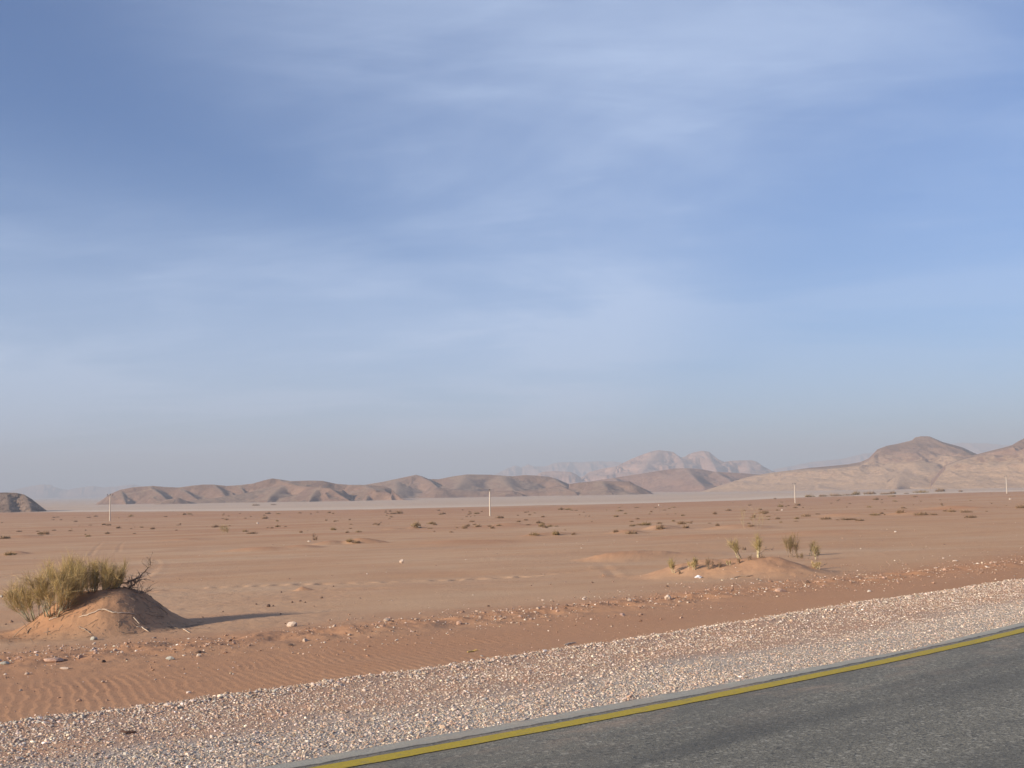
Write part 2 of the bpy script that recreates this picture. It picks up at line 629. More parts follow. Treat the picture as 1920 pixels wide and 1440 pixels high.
red = np.maximum(red, far_red * (.55 + .5 * fbm(x / 70, y / 25, 3, 83)))
red = np.maximum(red, sstep(60, 140, r) * (1 - playa) * np.clip(.25 + .9 * fbm(x / 22, y / 9, 4, 87), 0, .8))
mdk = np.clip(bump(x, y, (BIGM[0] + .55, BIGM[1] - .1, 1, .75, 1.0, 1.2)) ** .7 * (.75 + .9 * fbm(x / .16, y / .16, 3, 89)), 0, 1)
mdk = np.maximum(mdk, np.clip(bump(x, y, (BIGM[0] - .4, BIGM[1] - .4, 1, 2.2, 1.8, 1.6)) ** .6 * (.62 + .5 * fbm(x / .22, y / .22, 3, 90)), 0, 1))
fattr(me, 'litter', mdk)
fattr(me, 'red', np.clip(red, 0, 1))
fattr(me, 'playa', playa)
fattr(me, 'pale', np.clip(pale, 0, 1))
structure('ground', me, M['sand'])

# ------------------------------------------------------------------ road, line, gravel
def strip(name, ts, qs, zf, mat, uvs=True, qf=None):
    T, Q = np.meshgrid(ts, qs)
    if qf is not None:
        Q = qf(T, Q)
    X, Y = road_xy(T, Q)
    Z = zf(T, Q, X, Y)
    me = np_mesh(name, np.stack([X, Y, Z], -1).reshape(-1, 3), grid_faces(len(qs), len(ts))[:, ::-1])
    if uvs:
        uvl = me.uv_layers.new(name='UVMap')
        idx = np.empty(len(me.loops), dtype=np.int32)
        me.loops.foreach_get('vertex_index', idx)
        uvv = np.stack([T.ravel()[idx], Q.ravel()[idx]], -1).astype(np.float32)
        uvl.data.foreach_set('uv', uvv.ravel())
    o = structure(name, me, mat)
    return o, T, Q


def asph_edge(t):
    return ASPH + .030 * fbm(t * .9, t * 0 + 1.7, 4, 91) + .022 * fbm(t * 5, t * 0 + 4.7, 4, 94) + .02 * vnoise(t * .35, t * 0, 92) - .075 * np.exp(-((t - 10.6) / .9) ** 2)


ts = np.concatenate([np.linspace(-160, -6, 60), np.linspace(-5.8, 40, 900), np.linspace(41, 200, 60)])


def road_q(T, Q):
    return np.where(Q > .2, asph_edge(T) + (Q - ASPH), Q)


def road_z(T, Q, X, Y):
    z = .012 * fbm(X / 3, Y / 3, 2, 93)
    return np.where(Q > ASPH + .05 + 0 * T, -.09, np.where(Q > ASPH + .004 + .035 * fbm(T * .9, T * 0 + 1.7, 4, 91), z - .012, z))


qs = np.array([-7.4,  -7.38, -6, -5, -4, -3, -2, -1, -.5, -.12, .12, .2, .22, ASPH])
T, Q = np.meshgrid(ts, np.append(qs, ASPH + .02))
Q = np.where(Q > .2, .2 + (Q - .2) / (ASPH - .2) * (np.maximum(asph_edge(T), .215) - .2), Q)
X, Y = road_xy(T, Q)
Z = .010 * fbm(X / 3, Y / 3, 2, 93)
Z[-1] -= .10
Z[0] -= .25
me = np_mesh('road', np.stack([X, Y, Z], -1).reshape(-1, 3), grid_faces(len(qs) + 1, len(ts))[:, ::-1])
uvl = me.uv_layers.new(name='UVMap')
idx = np.empty(len(me.loops), dtype=np.int32)
me.loops.foreach_get('vertex_index', idx)
uvl.data.foreach_set('uv', np.stack([T.ravel()[idx], Q.ravel()[idx]], -1).astype(np.float32).ravel())
structure('road', me, M['asphalt'])


def line_q(T, Q):
    return Q + np.sign(Q) * .008 * fbm(T * 6, Q * 0 + np.sign(Q) * 5, 3, 95)


strip('road_edge_line', ts, np.array([-.072, -.03, .03, .072]),
      lambda T, Q, X, Y: .005 + .010 * fbm(X / 3, Y / 3, 2, 93), M['paint'], True, line_q)

gts = np.concatenate([np.linspace(-160, -5, 60), np.linspace(-4.9, 32, 820), np.linspace(32.5, 200, 70)])
gq = np.linspace(0, 1, 70)


def gr_q(T, Q):
    a = asph_edge(T) - .03
    b = grav_edge(T)
    return a + (b - a) * Q


def gr_z0(T, Q):
    return -.05 - .024 * (Q - ASPH)


def gr_z(T, Q, X, Y):
    a, b = asph_edge(T), grav_edge(T)
    e = (Q - a) / (b - a)
    z = gr_z0(T, Q) + .010 * fbm(X / .5, Y / .5, 3, 97) + .006 * fbm(X / .08, Y / .08, 2, 99)
    z += .022 * np.exp(-((b - Q) / .22) ** 2)            # low windrow along the outer edge
    return np.where(e > .995, z - .07, z)


o, T, Q = strip('gravel_shoulder', gts, gq, gr_z, M['gravel_bed'], False, gr_q)
e = ((Q - asph_edge(T)) / (grav_edge(T) - asph_edge(T))).ravel()
fattr(o.data, 'outer', np.clip(sstep(.30, .62, e + .12 * fbm(T * .8, Q * .8, 3, 101).ravel()), 0, 1))

# ------------------------------------------------------------------ stones
def ico(sub):
    import bmesh
    bm = bmesh.new()
    bmesh.ops.create_icosphere(bm, subdivisions=sub, radius=1)
    bm.verts.ensure_lookup_table()
    V = np.array([v.co[:] for v in bm.verts])
    Fc = np.array([[v.index for v in f.verts] for f in bm.faces])
    bm.free()
    return V, Fc


IV, IF = ico(1)
IV2, IF2 = ico(3)


def many_stones(name, pos, size, colr, mat, flat=.65):
    n = len(pos)
    nv = len(IV)
    sc3 = size[:, None] * np.stack([rng.uniform(.7, 1.35, n), rng.uniform(.7, 1.35, n), rng.uniform(.55, 1.0, n) * flat * 1.3], -1)
    V = IV[None] * (1 + rng.uniform(-.28, .28, (n, nv, 1))) * sc3[:, None, :]
    a = rng.uniform(0, 2 * np.pi, n)
    tl = rng.uniform(-.5, .5, n)
    # tilt about x, then turn about z
    y, z = V[..., 1] * np.cos(tl)[:, None] - V[..., 2] * np.sin(tl)[:, None], V[..., 1] * np.sin(tl)[:, None] + V[..., 2] * np.cos(tl)[:, None]
    x = V[..., 0]
    X = x * np.cos(a)[:, None] - y * np.sin(a)[:, None]
    Yy = x * np.sin(a)[:, None] + y * np.cos(a)[:, None]
    V = np.stack([X, Yy, z], -1) + pos[:, None, :]
    Fa = (IF[None] + (np.arange(n) * nv)[:, None, None]).reshape(-1, 3)
    me = np_mesh(name, V.reshape(-1, 3), Fa, False)
    cattr(me, 'Col', np.repeat(colr, nv, 0))
    return link(name, me, mat)


def stone_cols(n, pinkness=.4):
    base = np.array([[.66, .58, .51], [.56, .45, .37], [.50, .36, .28], [.42, .36, .31], [.78, .72, .66], [.27, .22, .19], [.58, .42, .33]])
    p = np.array([.26, .2, .16, .14, .1, .07, .07])
    i = rng.choice(len(base), n, p=p)
    return base[i] * rng.uniform(.48, .86, (n, 1)) * rng.uniform(.95, 1.05, (n, 3)) * np.array([1.40, 1.30, 1.20]) * np.where(rng.random((n, 1)) < .07, 1.6, 1.0)


# loose gravel covering the shoulder
N = 165000
tt = 2.0 + (26 - 2.0) * rng.random(N) ** 1.25 - 1.5
e = rng.random(N)
keep = rng.random(N) < np.where(e < .40, 1.0, np.where(e > .95, .80, .50 + .30 * fbm(tt * .9, e * 4, 3, 111)))
tt, e = tt[keep], e[keep]
e = np.where(rng.random(len(e)) < .05, 1 + np.abs(rng.normal(0, .03, len(e))), e)
qq = asph_edge(tt) + .005 + (grav_edge(tt) - asph_edge(tt)) * e
gx, gy = road_xy(tt, qq)
size = rng.lognormal(math.log(.0058), .40, len(tt)) * np.where(e > .42, 1.1, 1.0)
size = np.where((tt > 8.5) & (e < .55), size * .8, size)
size = np.where(np.abs(e - .96) < .05, size * 1.25, size).clip(.003, .024)
zz = np.where(e < .995, gr_z(tt, qq, gx, gy), g_full(gx, gy)) + size * .25
cols = stone_cols(len(tt))
o = many_stones('gravel', np.stack([gx, gy, zz], -1), size, cols, M['stone'])
tag(o, 'loose pale and pinkish gravel covering the road shoulder', 'gravel', kind='stuff')

# scattered pebbles on the sand and along the berm
N = 9500
tt = 1.0 + 34 * rng.random(N) ** 1.2
which = rng.random(N)
qq = np.where(which < .72, berm_q(tt) + rng.normal(0, .8, N), rng.uniform(3.4, 10, N))
clump = fbm(tt / .8, qq / .8, 3, 121)
k = (qq > grav_edge(tt) + .03) & (clump > np.where(which < .72, -.25, -.1))
tt, qq = tt[k], qq[k]
gx, gy = road_xy(tt, qq)
size = rng.lognormal(math.log(.0085), .5, len(tt)).clip(.004, .034)
zz = g_full(gx, gy) + size * .3
cols = stone_cols(len(tt))
dk = rng.random(len(tt)) < .55
cols[dk] = np.array([.36, .21, .14]) * rng.uniform(.6, 1.1, (dk.sum(), 1))
# and a thin scatter over the open sand farther out
n2 = 2600
tt2, qq2 = rng.uniform(-25, 70, n2), 9 + 70 * rng.random(n2) ** 1.6
k2 = fbm(tt2 / 4, qq2 / 4, 3, 125) > -.05
tt2, qq2 = tt2[k2], qq2[k2]
gx2, gy2 = road_xy(tt2, qq2)
size2 = rng.lognormal(math.log(.014), .5, len(tt2)).clip(.006, .045)
cols2 = np.array([.30, .18, .12]) * rng.uniform(.5, 1.3, (len(tt2), 1))
lt2 = rng.random(len(tt2)) < .2
cols2[lt2] = np.array([.55, .45, .36]) * rng.uniform(.8, 1.1, (lt2.sum(), 1))
gx, gy, zz = np.append(gx, gx2), np.append(gy, gy2), np.append(zz, g_full(gx2, gy2) + size2 * .3)
size, cols = np.append(size, size2), np.concatenate([cols, cols2])
o = many_stones('pebbles', np.stack([gx, gy, zz], -1), size, cols, M['stone'])
tag(o, 'small pebbles and crumbs of clay scattered over the red sand', 'pebbles', kind='stuff')


def rock_mesh(name, seed, sx, sy, sz, rough=.28, cuts=5, sub=None):
    r_ = np.random.default_rng(seed)
    V = IV2.copy()
    for _ in range(cuts):
        n = r_.normal(size=3)
        n /= np.linalg.norm(n)
        d = r_.uniform(.55, .85)
        h = V @ n - d
        V = V - np.where(h > 0, h, 0)[:, None] * n[None] * .92
    V = V * (1 + rough * .35 * fbm(V[:, 0] * 2 + seed, V[:, 1] * 2 + V[:, 2] * 1.7, 3, seed)[:, None])
    V = V * np.array([sx, sy, sz])
    return np_mesh(name, V, IF2, False)


def rock(name, px, py, w, label, cat, mat, seed, asp=(1, .8, .55), sink=.35, group=None):
    """w: width in photo pixels; px,py: where its foot stands"""
    p = up_(px, py)
    hw = w / F * p[1] * .5
    me = rock_mesh(name, seed, hw * asp[0], hw * asp[1], hw * asp[2])
    o = link(name, me, mat)
    o.location = (p[0], p[1] + hw * .3, p[2] + hw * asp[2] * (1 - 2 * sink) * .9)
    o.rotation_euler = (0, 0, (seed * 1.7) % 6.28 if asp[0] - asp[1] < .25 else (seed % 7 - 3) * .06)
    tag(o, label, cat, group)
    return o


rock('rock', 547, 1175, 20, 'rounded pale cream rock at the tip of the mound shadow', 'rock', M['rock_pale'], 11, (1, .8, .68), .25)
rock('rock', 1252, 1124, 17, 'blocky pale rock with a dark right side below the right shrubs', 'rock', M['rock_pale'], 12, (1, .8, .7), .25)
rock('rock', 1464, 1110, 22, 'flat pinkish rock half buried in sand with a dark right edge', 'rock', M['rock_pink'], 13, (1, .6, .5), .3)
rock('rock', 753, 1056, 11, 'small white rock alone on the open sand in the middle', 'rock', M['rock_pale'], 14, (1, .8, .85), .15)
rock('rock', 175, 1200, 13, 'grey green rock at the foot of the shrub mound', 'rock', M['rock_grey'], 15, (1, .8, .7), .25)
rock('rock', 96, 1241, 42, 'broad flat grey slab lying in the stony berm at the left', 'rock', M['rock_pink'], 16, (1, .6, .22), .2)
rock('rock', 8, 1246, 20, 'grey brown slab at the left edge of the picture', 'rock', M['rock_grey'], 17, (1, .7, .35), .2)
rock('rock', 372, 1231, 11, 'small pale rock with a dark shadow in the berm right of the mound', 'rock', M['rock_pale'], 18, (1, .8, .7), .25)
rock('rock', 1630, 1110, 11, 'bright white stone on bare red sand near the gravel at right', 'rock', M['rock_white'], 19, (1, .8, .5), .2)
rock('rock', 1792, 1053, 13, 'flat pale stone on the sand at the far right', 'rock', M['rock_pale'], 20, (1, .6, .3), .2)
rock('rock', 1097, 1122, 8, 'small cream stone in line with the stony berm at centre', 'rock', M['rock_pale'], 21, (1, .8, .6), .25)
rock('rock', 318, 1237, 18, 'low cluster like rough grey stone in the berm below the mound', 'rock', M['rock_grey'], 22, (1, .6, .45), .25)
rock('rock', 120, 1255, 20, 'pale flat stone in front of the broad grey slab', 'rock', M['rock_pale'], 23, (1, .5, .25), .2)
rock('rock', 545, 1211, 11, 'dark stone in the red berm left of the picture centre', 'rock', M['rock_dark'], 24, (1, .7, .5), .25)
rock('rock', 1063, 1137, 8, 'dark brown stone in the stony berm at the centre', 'rock', M['rock_dark'], 25, (1, .8, .7), .25)
rock('rock', 1638, 1128, 7, 'dark little stone at the edge of the gravel at right', 'rock', M['rock_dark'], 26, (1, .8, .6), .25)
rock('rock', 1045, 1147, 8, 'pink stone beside a dark one in the berm at the centre', 'rock', M['rock_pink'], 27, (1, .8, .7), .25)
rock('rock', 580, 1016, 7, 'tiny white stone left of the lone stalk on the sand', 'rock', M['rock_white'], 28, (1, .8, .6), .25)
rock('rock', 588, 1013, 6, 'dark stone under the lone stalk on the open sand', 'rock', M['rock_dark'], 29, (1, .8, .8), .2)
rock('rock', 786, 990, 7, 'tiny white stone at the foot of the dry stalk below the second pole', 'rock', M['rock_white'], 30, (1, .8, .6), .25)
rock('rock', 1466, 957, 4, 'white speck of stone among scrub left of the third pole', 'rock', M['rock_white'], 31, (1, .8, .7), .2)
rock('rock', 1894, 937, 5, 'white speck of stone below the rightmost pole', 'rock', M['rock_white'], 32, (1, .8, .7), .2)
rock('rock', 1679, 998, 5, 'lone white stone on bare sand at the right', 'rock', M['rock_white'], 33, (1, .8, .7), .2)
rock('rock', 483, 982, 5, 'white speck of stone among scrub between the first two poles', 'rock', M['rock_white'], 34, (1, .8, .7), .2)
rock('rock', 1236, 948, 4, 'white speck of stone near the far edge of the red plain', 'rock', M['rock_white'], 35, (1, .8, .7), .2)
rock('rock', 2, 1120, 8, 'white stone behind the left shrub at the picture edge', 'rock', M['rock_white'], 36, (1, .8, .7), .2)
for i, (px, py, w) in enumerate([(480, 1134, 5), (503, 1138, 9), (512, 1137, 5), (548, 1130, 5), (563, 1128, 6), (572, 1130, 4), (603, 1122, 6), (526, 1152, 4), (380, 1158, 4), (418, 1148, 4), (675, 1122, 3), (625, 1100, 4), (527, 1111, 4)]):
    rock('dropping', px, py, w, 'dark pellet of dung on the smooth sand beyond the mound shadow', 'dung', M['rock_dark'], 40 + i, (1, .8, .7), .2, 'dark droppings on the smooth sand')

# individual stones of the berm (three look-alike kinds, a few shared meshes)
vari = [rock_mesh('berm_stone', 300 + i, 1, .8, .55 + .1 * (i % 3)) for i in range(9)]
kinds = [('pale', M['rock_pale'], 'pale cream stone of the stony berm along the roadside sand'),
         ('pink', M['rock_pink'], 'pinkish stone of the stony berm along the roadside sand'),
         ('dark', M['rock_dark'], 'dark stone of the stony berm along the roadside sand'),
         ('clod', M['clod'], 'red clod of hardened sand in the stony berm along the roadside')]
protos = {}
for kn, km, lab in kinds:
    for i, me0 in enumerate(vari):
        me = me0.copy()
        me.materials.append(km)
        protos[kn, i] = me
cnt = 0
tries = 0
while cnt < 230 and tries < 4000:
    tries += 1
    t = 2.0 + 30 * rng.random() ** 1.2
    q = float(berm_q(np.array([t]))[0]) + rng.normal(0, .62)
    if float(fbm(np.array([t / 1.1]), np.array([q / .7]), 2, 131)[0]) < -.12 or q < GRAV + .35:
        continue
    x, y = road_xy(np.array([t]), np.array([q]))
    x, y = float(x[0]), float(y[0])
    s = float(np.clip(rng.lognormal(math.log(.022), .42), .011, .065))
    kk = int(rng.choice(4, p=[.36, .2, .1, .34]))
    kn, km, lab = kinds[kk]
    o = bpy.data.objects.new('clod' if kn == 'clod' else 'stone', protos[kn, int(rng.integers(9))])
    COL.objects.link(o)
    o.location = (x, y, gz(x, y) + s * .22)
    o.scale = (s, s, s)
    o.rotation_euler = (rng.normal(0, .2), rng.normal(0, .2), rng.uniform(0, 6.28))
    tag(o, lab, 'clod' if kn == 'clod' else 'stone', {'pale': 'pale stones of the berm', 'pink': 'pink stones of the berm', 'dark': 'dark stones of the berm', 'clod': 'red clods of the berm'}[kn])
    cnt += 1

# ------------------------------------------------------------------ tubes and shrubs
def tube_geo(pts, radii, sides=6):
    pts = np.asarray(pts, float)
    n = len(pts)
    tan = np.gradient(pts, axis=0)
    tan /= np.linalg.norm(tan, axis=1)[:, None] + 1e-9
    ref = np.array([.31, .17, .93]) if abs(tan[0, 2]) < .8 else np.array([1.0, .2, 0])
    a = np.cross(tan, ref)
    a /= np.linalg.norm(a, axis=1)[:, None] + 1e-9
    b = np.cross(tan, a)
    ang = np.linspace(0, 2 * np.pi, sides, endpoint=False)
    ring = pts[:, None] + np.asarray(radii)[:, None, None] * (np.cos(ang)[None, :, None] * a[:, None] + np.sin(ang)[None, :, None] * b[:, None])
    V = np.concatenate([ring.reshape(-1, 3), pts[:1], pts[-1:]])
    i = np.arange(n * sides).reshape(n, sides)
    j = np.roll(i, -1, 1)
    Q = np.stack([i[:-1], j[:-1], j[1:], i[1:]], -1).reshape(-1, 4)
    T = np.concatenate([np.stack([np.full(sides, n * sides), j[0], i[0]], -1), np.stack([np.full(sides, n * sides + 1), i[-1], j[-1]], -1)])
    return V, Q, T


class Geo:
    def __init__(self):
        self.V, self.Q, self.T, self.n = [], [], [], 0

    def tube(self, pts, radii, sides=6):
        V, Q, T = tube_geo(pts, radii, sides)
        self.V.append(V)
        self.Q.append(Q + self.n)
        self.T.append(T + self.n)
        self.n += len(V)

    def mesh(self, name):
        return np_mesh(name, np.concatenate(self.V), [np.concatenate(self.Q), np.concatenate(self.T)])


def wiggle(p0, d, length, n, amt, r_, lift=0.0):
    p = [np.array(p0, float)]
    d = np.array(d, float)
    d /= np.linalg.norm(d)
    for i in range(n):
        d = d + r_.normal(0, amt, 3) + np.array([0, 0, lift])
        d /= np.linalg.norm(d)
        p.append(p[-1] + d * length / n)
    return np.array(p)


def twigs_mesh(name, P0, D, L, W, C, r_, droop=.0):
    """N thin three-sided tapering twigs of 3 joints, curved"""
    n = len(P0)
    D = D / np.linalg.norm(D, axis=1)[:, None]
    side = np.cross(D, r_.normal(size=(n, 3)))
    side /= np.linalg.norm(side, axis=1)[:, None] + 1e-9
    s2 = np.cross(D, side)
    bendv = r_.normal(0, .16, (n, 1)) * side + np.array([0, 0, 1])[None] * r_.uniform(-.05, .2, (n, 1)) - droop * np.array([0, 0, 1])[None]
    V = np.zeros((n, 10, 3))
    for k in range(3):
        f = k / 3
        c = P0 + D * (L * f)[:, None] + bendv * (L * f * f)[:, None]
        w = W * (1 - .55 * f)
        for j in range(3):
            a = j * 2 * np.pi / 3
            V[:, k * 3 + j] = c + w[:, None] * (math.cos(a) * side + math.sin(a) * s2)
    V[:, 9] = P0 + D * L[:, None] + bendv * L[:, None]
    base = (np.arange(n) * 10)[:, None]
    Q = []
    for k in range(2):
        for j in range(3):
            j2 = (j + 1) % 3
            Q.append(np.concatenate([base + k * 3 + j, base + k * 3 + j2, base + k * 3 + 3 + j2, base + k * 3 + 3 + j], 1))
    T = [np.concatenate([base + 6 + j, base + 6 + (j + 1) % 3, base + 9], 1) for j in range(3)]
    me = np_mesh(name, V.reshape(-1, 3), [np.concatenate(Q), np.concatenate(T)], True)
    cattr(me, 'Col', np.repeat(C, 10, 0))
    return me


GREENS = np.array([1.34, 1.18, 1.15]) * np.array([[.40, .325, .14], [.33, .275, .11], [.47, .385, .18], [.26, .21, .085], [.52, .42, .22], [.34, .24, .12]])
DRY = 1.18 * np.array([[.25, .155, .095], [.20, .122, .075], [.30, .20, .125], [.22, .15, .085], [.16, .10, .065]])
PALE = np.array([1.08, .96, .85]) * np.array([[.42, .34, .17], [.34, .29, .13], [.50, .41, .24], [.27, .23, .10]])
RUST = np.array([[.30, .19, .09], [.25, .16, .08], [.36, .25, .12], [.22, .17, .08]])


def broom(name, loc, height, width, seed, label, cat='shrub', stems=9, ntw=2600, tw=.0015, pal=GREENS, bark='bark', lean=(0, 0),
          depth=None, lift=.15, stem_r=.011, low=.35, group=None, tl=.30, spread=1.0, base_w=.15):
    """a broom-like shrub: bare stems from one foot and a haze of upright twigs"""
    r_ = np.random.default_rng(seed)
    root = empty(name, loc)
    depth = depth or width * .75
    G = Geo()
    P0, D, CB = [], [], []
    for i in range(stems):
        a = r_.uniform(0, 2 * np.pi)
        k = math.sqrt(r_.uniform(.05, 1)) * spread
        tip = np.array([lean[0] + math.cos(a) * k * width * .40, lean[1] + math.sin(a) * k * depth * .40, height * r_.uniform(.48, .90) * (1 - .28 * k * k)])
        foot = np.array([math.cos(a) * width * base_w * k, math.sin(a) * depth * base_w * k, -.03])
        mid = foot * .5 + tip * .5 + np.array([0, 0, height * .04]) + r_.normal(0, .03 * width, 3)
        u = np.linspace(0, 1, 6)[:, None]
        pts = foot * (1 - u) ** 2 + 2 * mid * u * (1 - u) + tip * u * u
        pts[1:-1] += r_.normal(0, .012 * width, (4, 3))
        G.tube(pts, np.linspace(stem_r * r_.uniform(.7, 1.2), stem_r * .2, 6), 5)
        dirv = tip - mid
        nb = 7
        for b in range(nb):
            f = r_.uniform(low, .95)
            j = f * 5
            j0 = min(int(j), 4)
            pb = pts[j0] + (pts[j0 + 1] - pts[j0]) * (j - j0)
            bd = dirv / np.linalg.norm(dirv) * .7 + r_.normal(0, .38, 3) + np.array([0, 0, .45])
            bl = height * r_.uniform(.16, .34)
            bp = wiggle(pb, bd, bl, 3, .12, r_, lift)
            G.tube(bp, np.linspace(stem_r * .32, stem_r * .12, 4), 4)
            m_ = ntw // (stems * nb)
            ff = r_.uniform(0, 3, m_)
            k0 = np.minimum(ff.astype(int), 2)
            pp = bp[k0] + (bp[k0 + 1] - bp[k0]) * (ff - k0)[:, None]
            P0.append(pp)
            CB.append(np.full(m_, r_.uniform(.55, 1.3)))
            D.append(np.tile(bp[-1] - bp[0], (m_, 1)) / bl * .55 + r_.normal(0, .58, (m_, 3)) + np.array([0, 0, .42]))
    link('stems', G.mesh('stems'), M[bark], root)
    P0, D = np.concatenate(P0), np.concatenate(D)
    n = len(P0)
    L = height * tl * r_.uniform(.3, 1.0, n) * np.where(r_.random(n) < .15, 1.6, 1.0)
    C = pal[r_.integers(len(pal), size=n)] * r_.uniform(.75, 1.2, (n, 1)) * np.concatenate(CB)[:, None]
    link('foliage', twigs_mesh('foliage', P0, D, L, np.full(n, tw) * r_.uniform(.7, 1.3, n), C, r_), M['twig'], root)
    tag(root, label, cat, group)
    return root


def foot(px, py):
    p = up_(px, py)
    return p


# big shrubs on the mound: their feet stand on the mound's surface
pl_ = foot(66, 1162)
mm = pl_[1] / F
YC = BIGM[1] + .05


def crest(px, dy=0.0):
    d = ray(px, 1110)
    return d[0] / d[1] * (YC + dy), YC + dy


broom('shrub', tuple(pl_), 78 * mm, 76 * mm, 1, 'yellow green twiggy shrub at the left foot of the sand mound', stems=13, ntw=2000, lean=(-25 * mm, .05), low=.30, stem_r=.009, tl=.30, spread=1.1)
pl_ = foot(104, 1152)
broom('shrub', tuple(pl_), 92 * mm, 118 * mm, 2, 'tall yellow green shrub with a bare pale stem in the middle of the mound', stems=20, ntw=4000, lean=(3 * mm, .05), low=.30, stem_r=.011, tl=.28, spread=1.1)
x_, y_ = crest(150, -.06)
broom('shrub', (x_, y_, gz(x_, y_)), 66 * mm, 122 * mm, 3, 'feathery yellow green shrub on the top left of the sand mound', stems=20, ntw=3600, lean=(-2 * mm, .0), low=.12, tl=.36, spread=1.1, base_w=.3)
x_, y_ = crest(196, -.06)
broom('shrub', (x_, y_, gz(x_, y_)), 55 * mm, 120 * mm, 4, 'dense darker green shrub on the crest of the sand mound', stems=20, ntw=3600, lean=(2 * mm, .0), low=.08, pal=GREENS * .88, tl=.40, spread=1.1, base_w=.3)

# bare dead boughs at the right end of the crest
def limb_thing(name, label, pxs, Y, rad, mat, cat='branch', twigs=0, seed=5, above=True, group=None):
    r_ = np.random.default_rng(seed)
    pts = np.array([at_depth(px, py, Y + (dy[0] if dy else 0)) for px, py, *dy in pxs])
    root = empty(name, tuple(pts[0]))
    G = Geo()
    u = np.linspace(0, len(pts) - 1, len(pts) * 3)
    P = np.stack([np.interp(u, np.arange(len(pts)), pts[:, k]) for k in range(3)], -1) - pts[0]
    P[1:-1] += r_.normal(0, rad * .6, (len(P) - 2, 3))
    G.tube(P, np.linspace(rad, rad * .35, len(P)), 6)
    link('bough', G.mesh('bough'), mat, root)
    if twigs:
        G = Geo()
        for i in range(twigs):
            k = r_.integers(2, len(P))
            d = (P[k] - P[k - 1]) / np.linalg.norm(P[k] - P[k - 1]) * .7 + r_.normal(0, .55, 3) + np.array([0, 0, .35])
            tp = wiggle(P[k], d, r_.uniform(.08, .24), 4, .22, r_)
            G.tube(tp, np.linspace(rad * .3, rad * .12, 5), 4)
            for _ in range(3):
                s = tp[r_.integers(1, 5)]
                G.tube(wiggle(s, d + r_.normal(0, .7, 3), r_.uniform(.04, .12), 3, .25, r_), np.linspace(rad * .2, rad * .08, 4), 3)
        link('twigs', G.mesh('twigs'), mat, root)
    tag(root, label, cat, group)
    return root


YB = YC
limb_thing('dead_branch', 'bare pale dead branch rising to the right from the mound crest', [(212, 1099), (232, 1093), (252, 1086), (266, 1078), (276, 1067), (283, 1055), (279, 1048)], YB, .019, M['wood'], twigs=16, seed=5)
limb_thing('dead_branch', 'dark crooked dead branch low on the right crest of the mound', [(222, 1101), (240, 1104), (252, 1096), (262, 1088)], YB, .020, M['wood'], twigs=18, seed=6)
limb_thing('dead_branch', 'twiggy dead branch overhanging the right flank of the mound', [(225, 1103), (243, 1107), (255, 1114), (272, 1111)], YB, .017, M['wood'], twigs=22, seed=7)


def surf(x, y):
    """the walkable surface: sand, or the gravel of the shoulder where that lies on top"""
    x, y = np.asarray(x, float), np.asarray(y, float)
    t, q = road_tq(x, y)
    g = g_full(x, y)
    on = (q > asph_edge(t)) & (q < grav_edge(t) - .01)
    return np.where(on, np.maximum(g, gr_z(t, q, x, y) + .006), g)


def ground_line(name, label, pxs, rad, mat, cat, lift=.4, seed=1, both=.5):
    """a root or stick lying on the ground: follows the surface under the pixels"""
    r_ = np.random.default_rng(seed)
    W = np.array([unproject(px, py, surf) for px, py in pxs])
    u = np.linspace(0, len(W) - 1, len(W) * 4)
    P = np.stack([np.interp(u, np.arange(len(W)), W[:, k]) for k in range(3)], -1)
    P[:, 2] = surf(P[:, 0], P[:, 1]) + rad * lift
    P[1:-1, 2] += r_.normal(0, rad * .3, len(P) - 2)
    o0 = P[len(P) // 2].copy()
    G = Geo()
    G.tube(P - o0, rad * np.interp(np.linspace(0, 1, len(P)), [0, .1, .8, 1], [both, 1, .8, .35]), 6)
    o = link(name, G.mesh(name), mat)
    o.location = o0
    tag(o, label, cat)
    return o


ground_line('root', 'long pale bare root snaking over the front of the sand mound', [(148, 1159), (165, 1154), (180, 1148), (190, 1144), (200, 1145), (212, 1150), (225, 1150), (240, 1151), (256, 1155)], .012, M['pale_wood'], 'root', .8, 1)
ground_line('root', 'short pale stick on the right front of the mound', [(256, 1176), (266, 1177), (272, 1181), (279, 1185)], .010, M['pale_wood'], 'stick', .8, 2)
ground_line('root', 'thin pale root dropping down the right front of the mound', [(250, 1158), (256, 1164), (262, 1171)], .007, M['pale_wood'], 'root', .8, 3)
ground_line('root', 'pale stick at the right foot of the mound by the shadow', [(343, 1179), (349, 1183), (356, 1187)], .008, M['pale_wood'], 'stick', .8, 4)
ground_line('root', 'grey twisted root low on the front of the mound', [(148, 1175), (158, 1180), (165, 1185), (172, 1190)], .010, M['wood'], 'root', .6, 5)
ground_line('root', 'brown root on the sand at the foot of the middle shrub', [(92, 1163), (100, 1160), (108, 1158)], .010, M['pale_wood'], 'root', .6, 6)
ground_line('stick', 'dark brown stick lying on the gravel shoulder at lower left', [(226, 1373), (236, 1375), (246, 1375), (258, 1374)], .011, M['dark_wood'], 'stick', .9, 7)
ground_line('reed', 'short yellow reed lying on the rippled sand', [(876, 1224), (886, 1222), (897, 1221)], .010, M['reed'], 'reed', 1.0, 8)
ground_line('branch', 'pale dry branch lying at the gravel edge in the centre', [(1058, 1211), (1068, 1208), (1080, 1206)], .010, M['pale_wood'], 'branch', 1.0, 9)


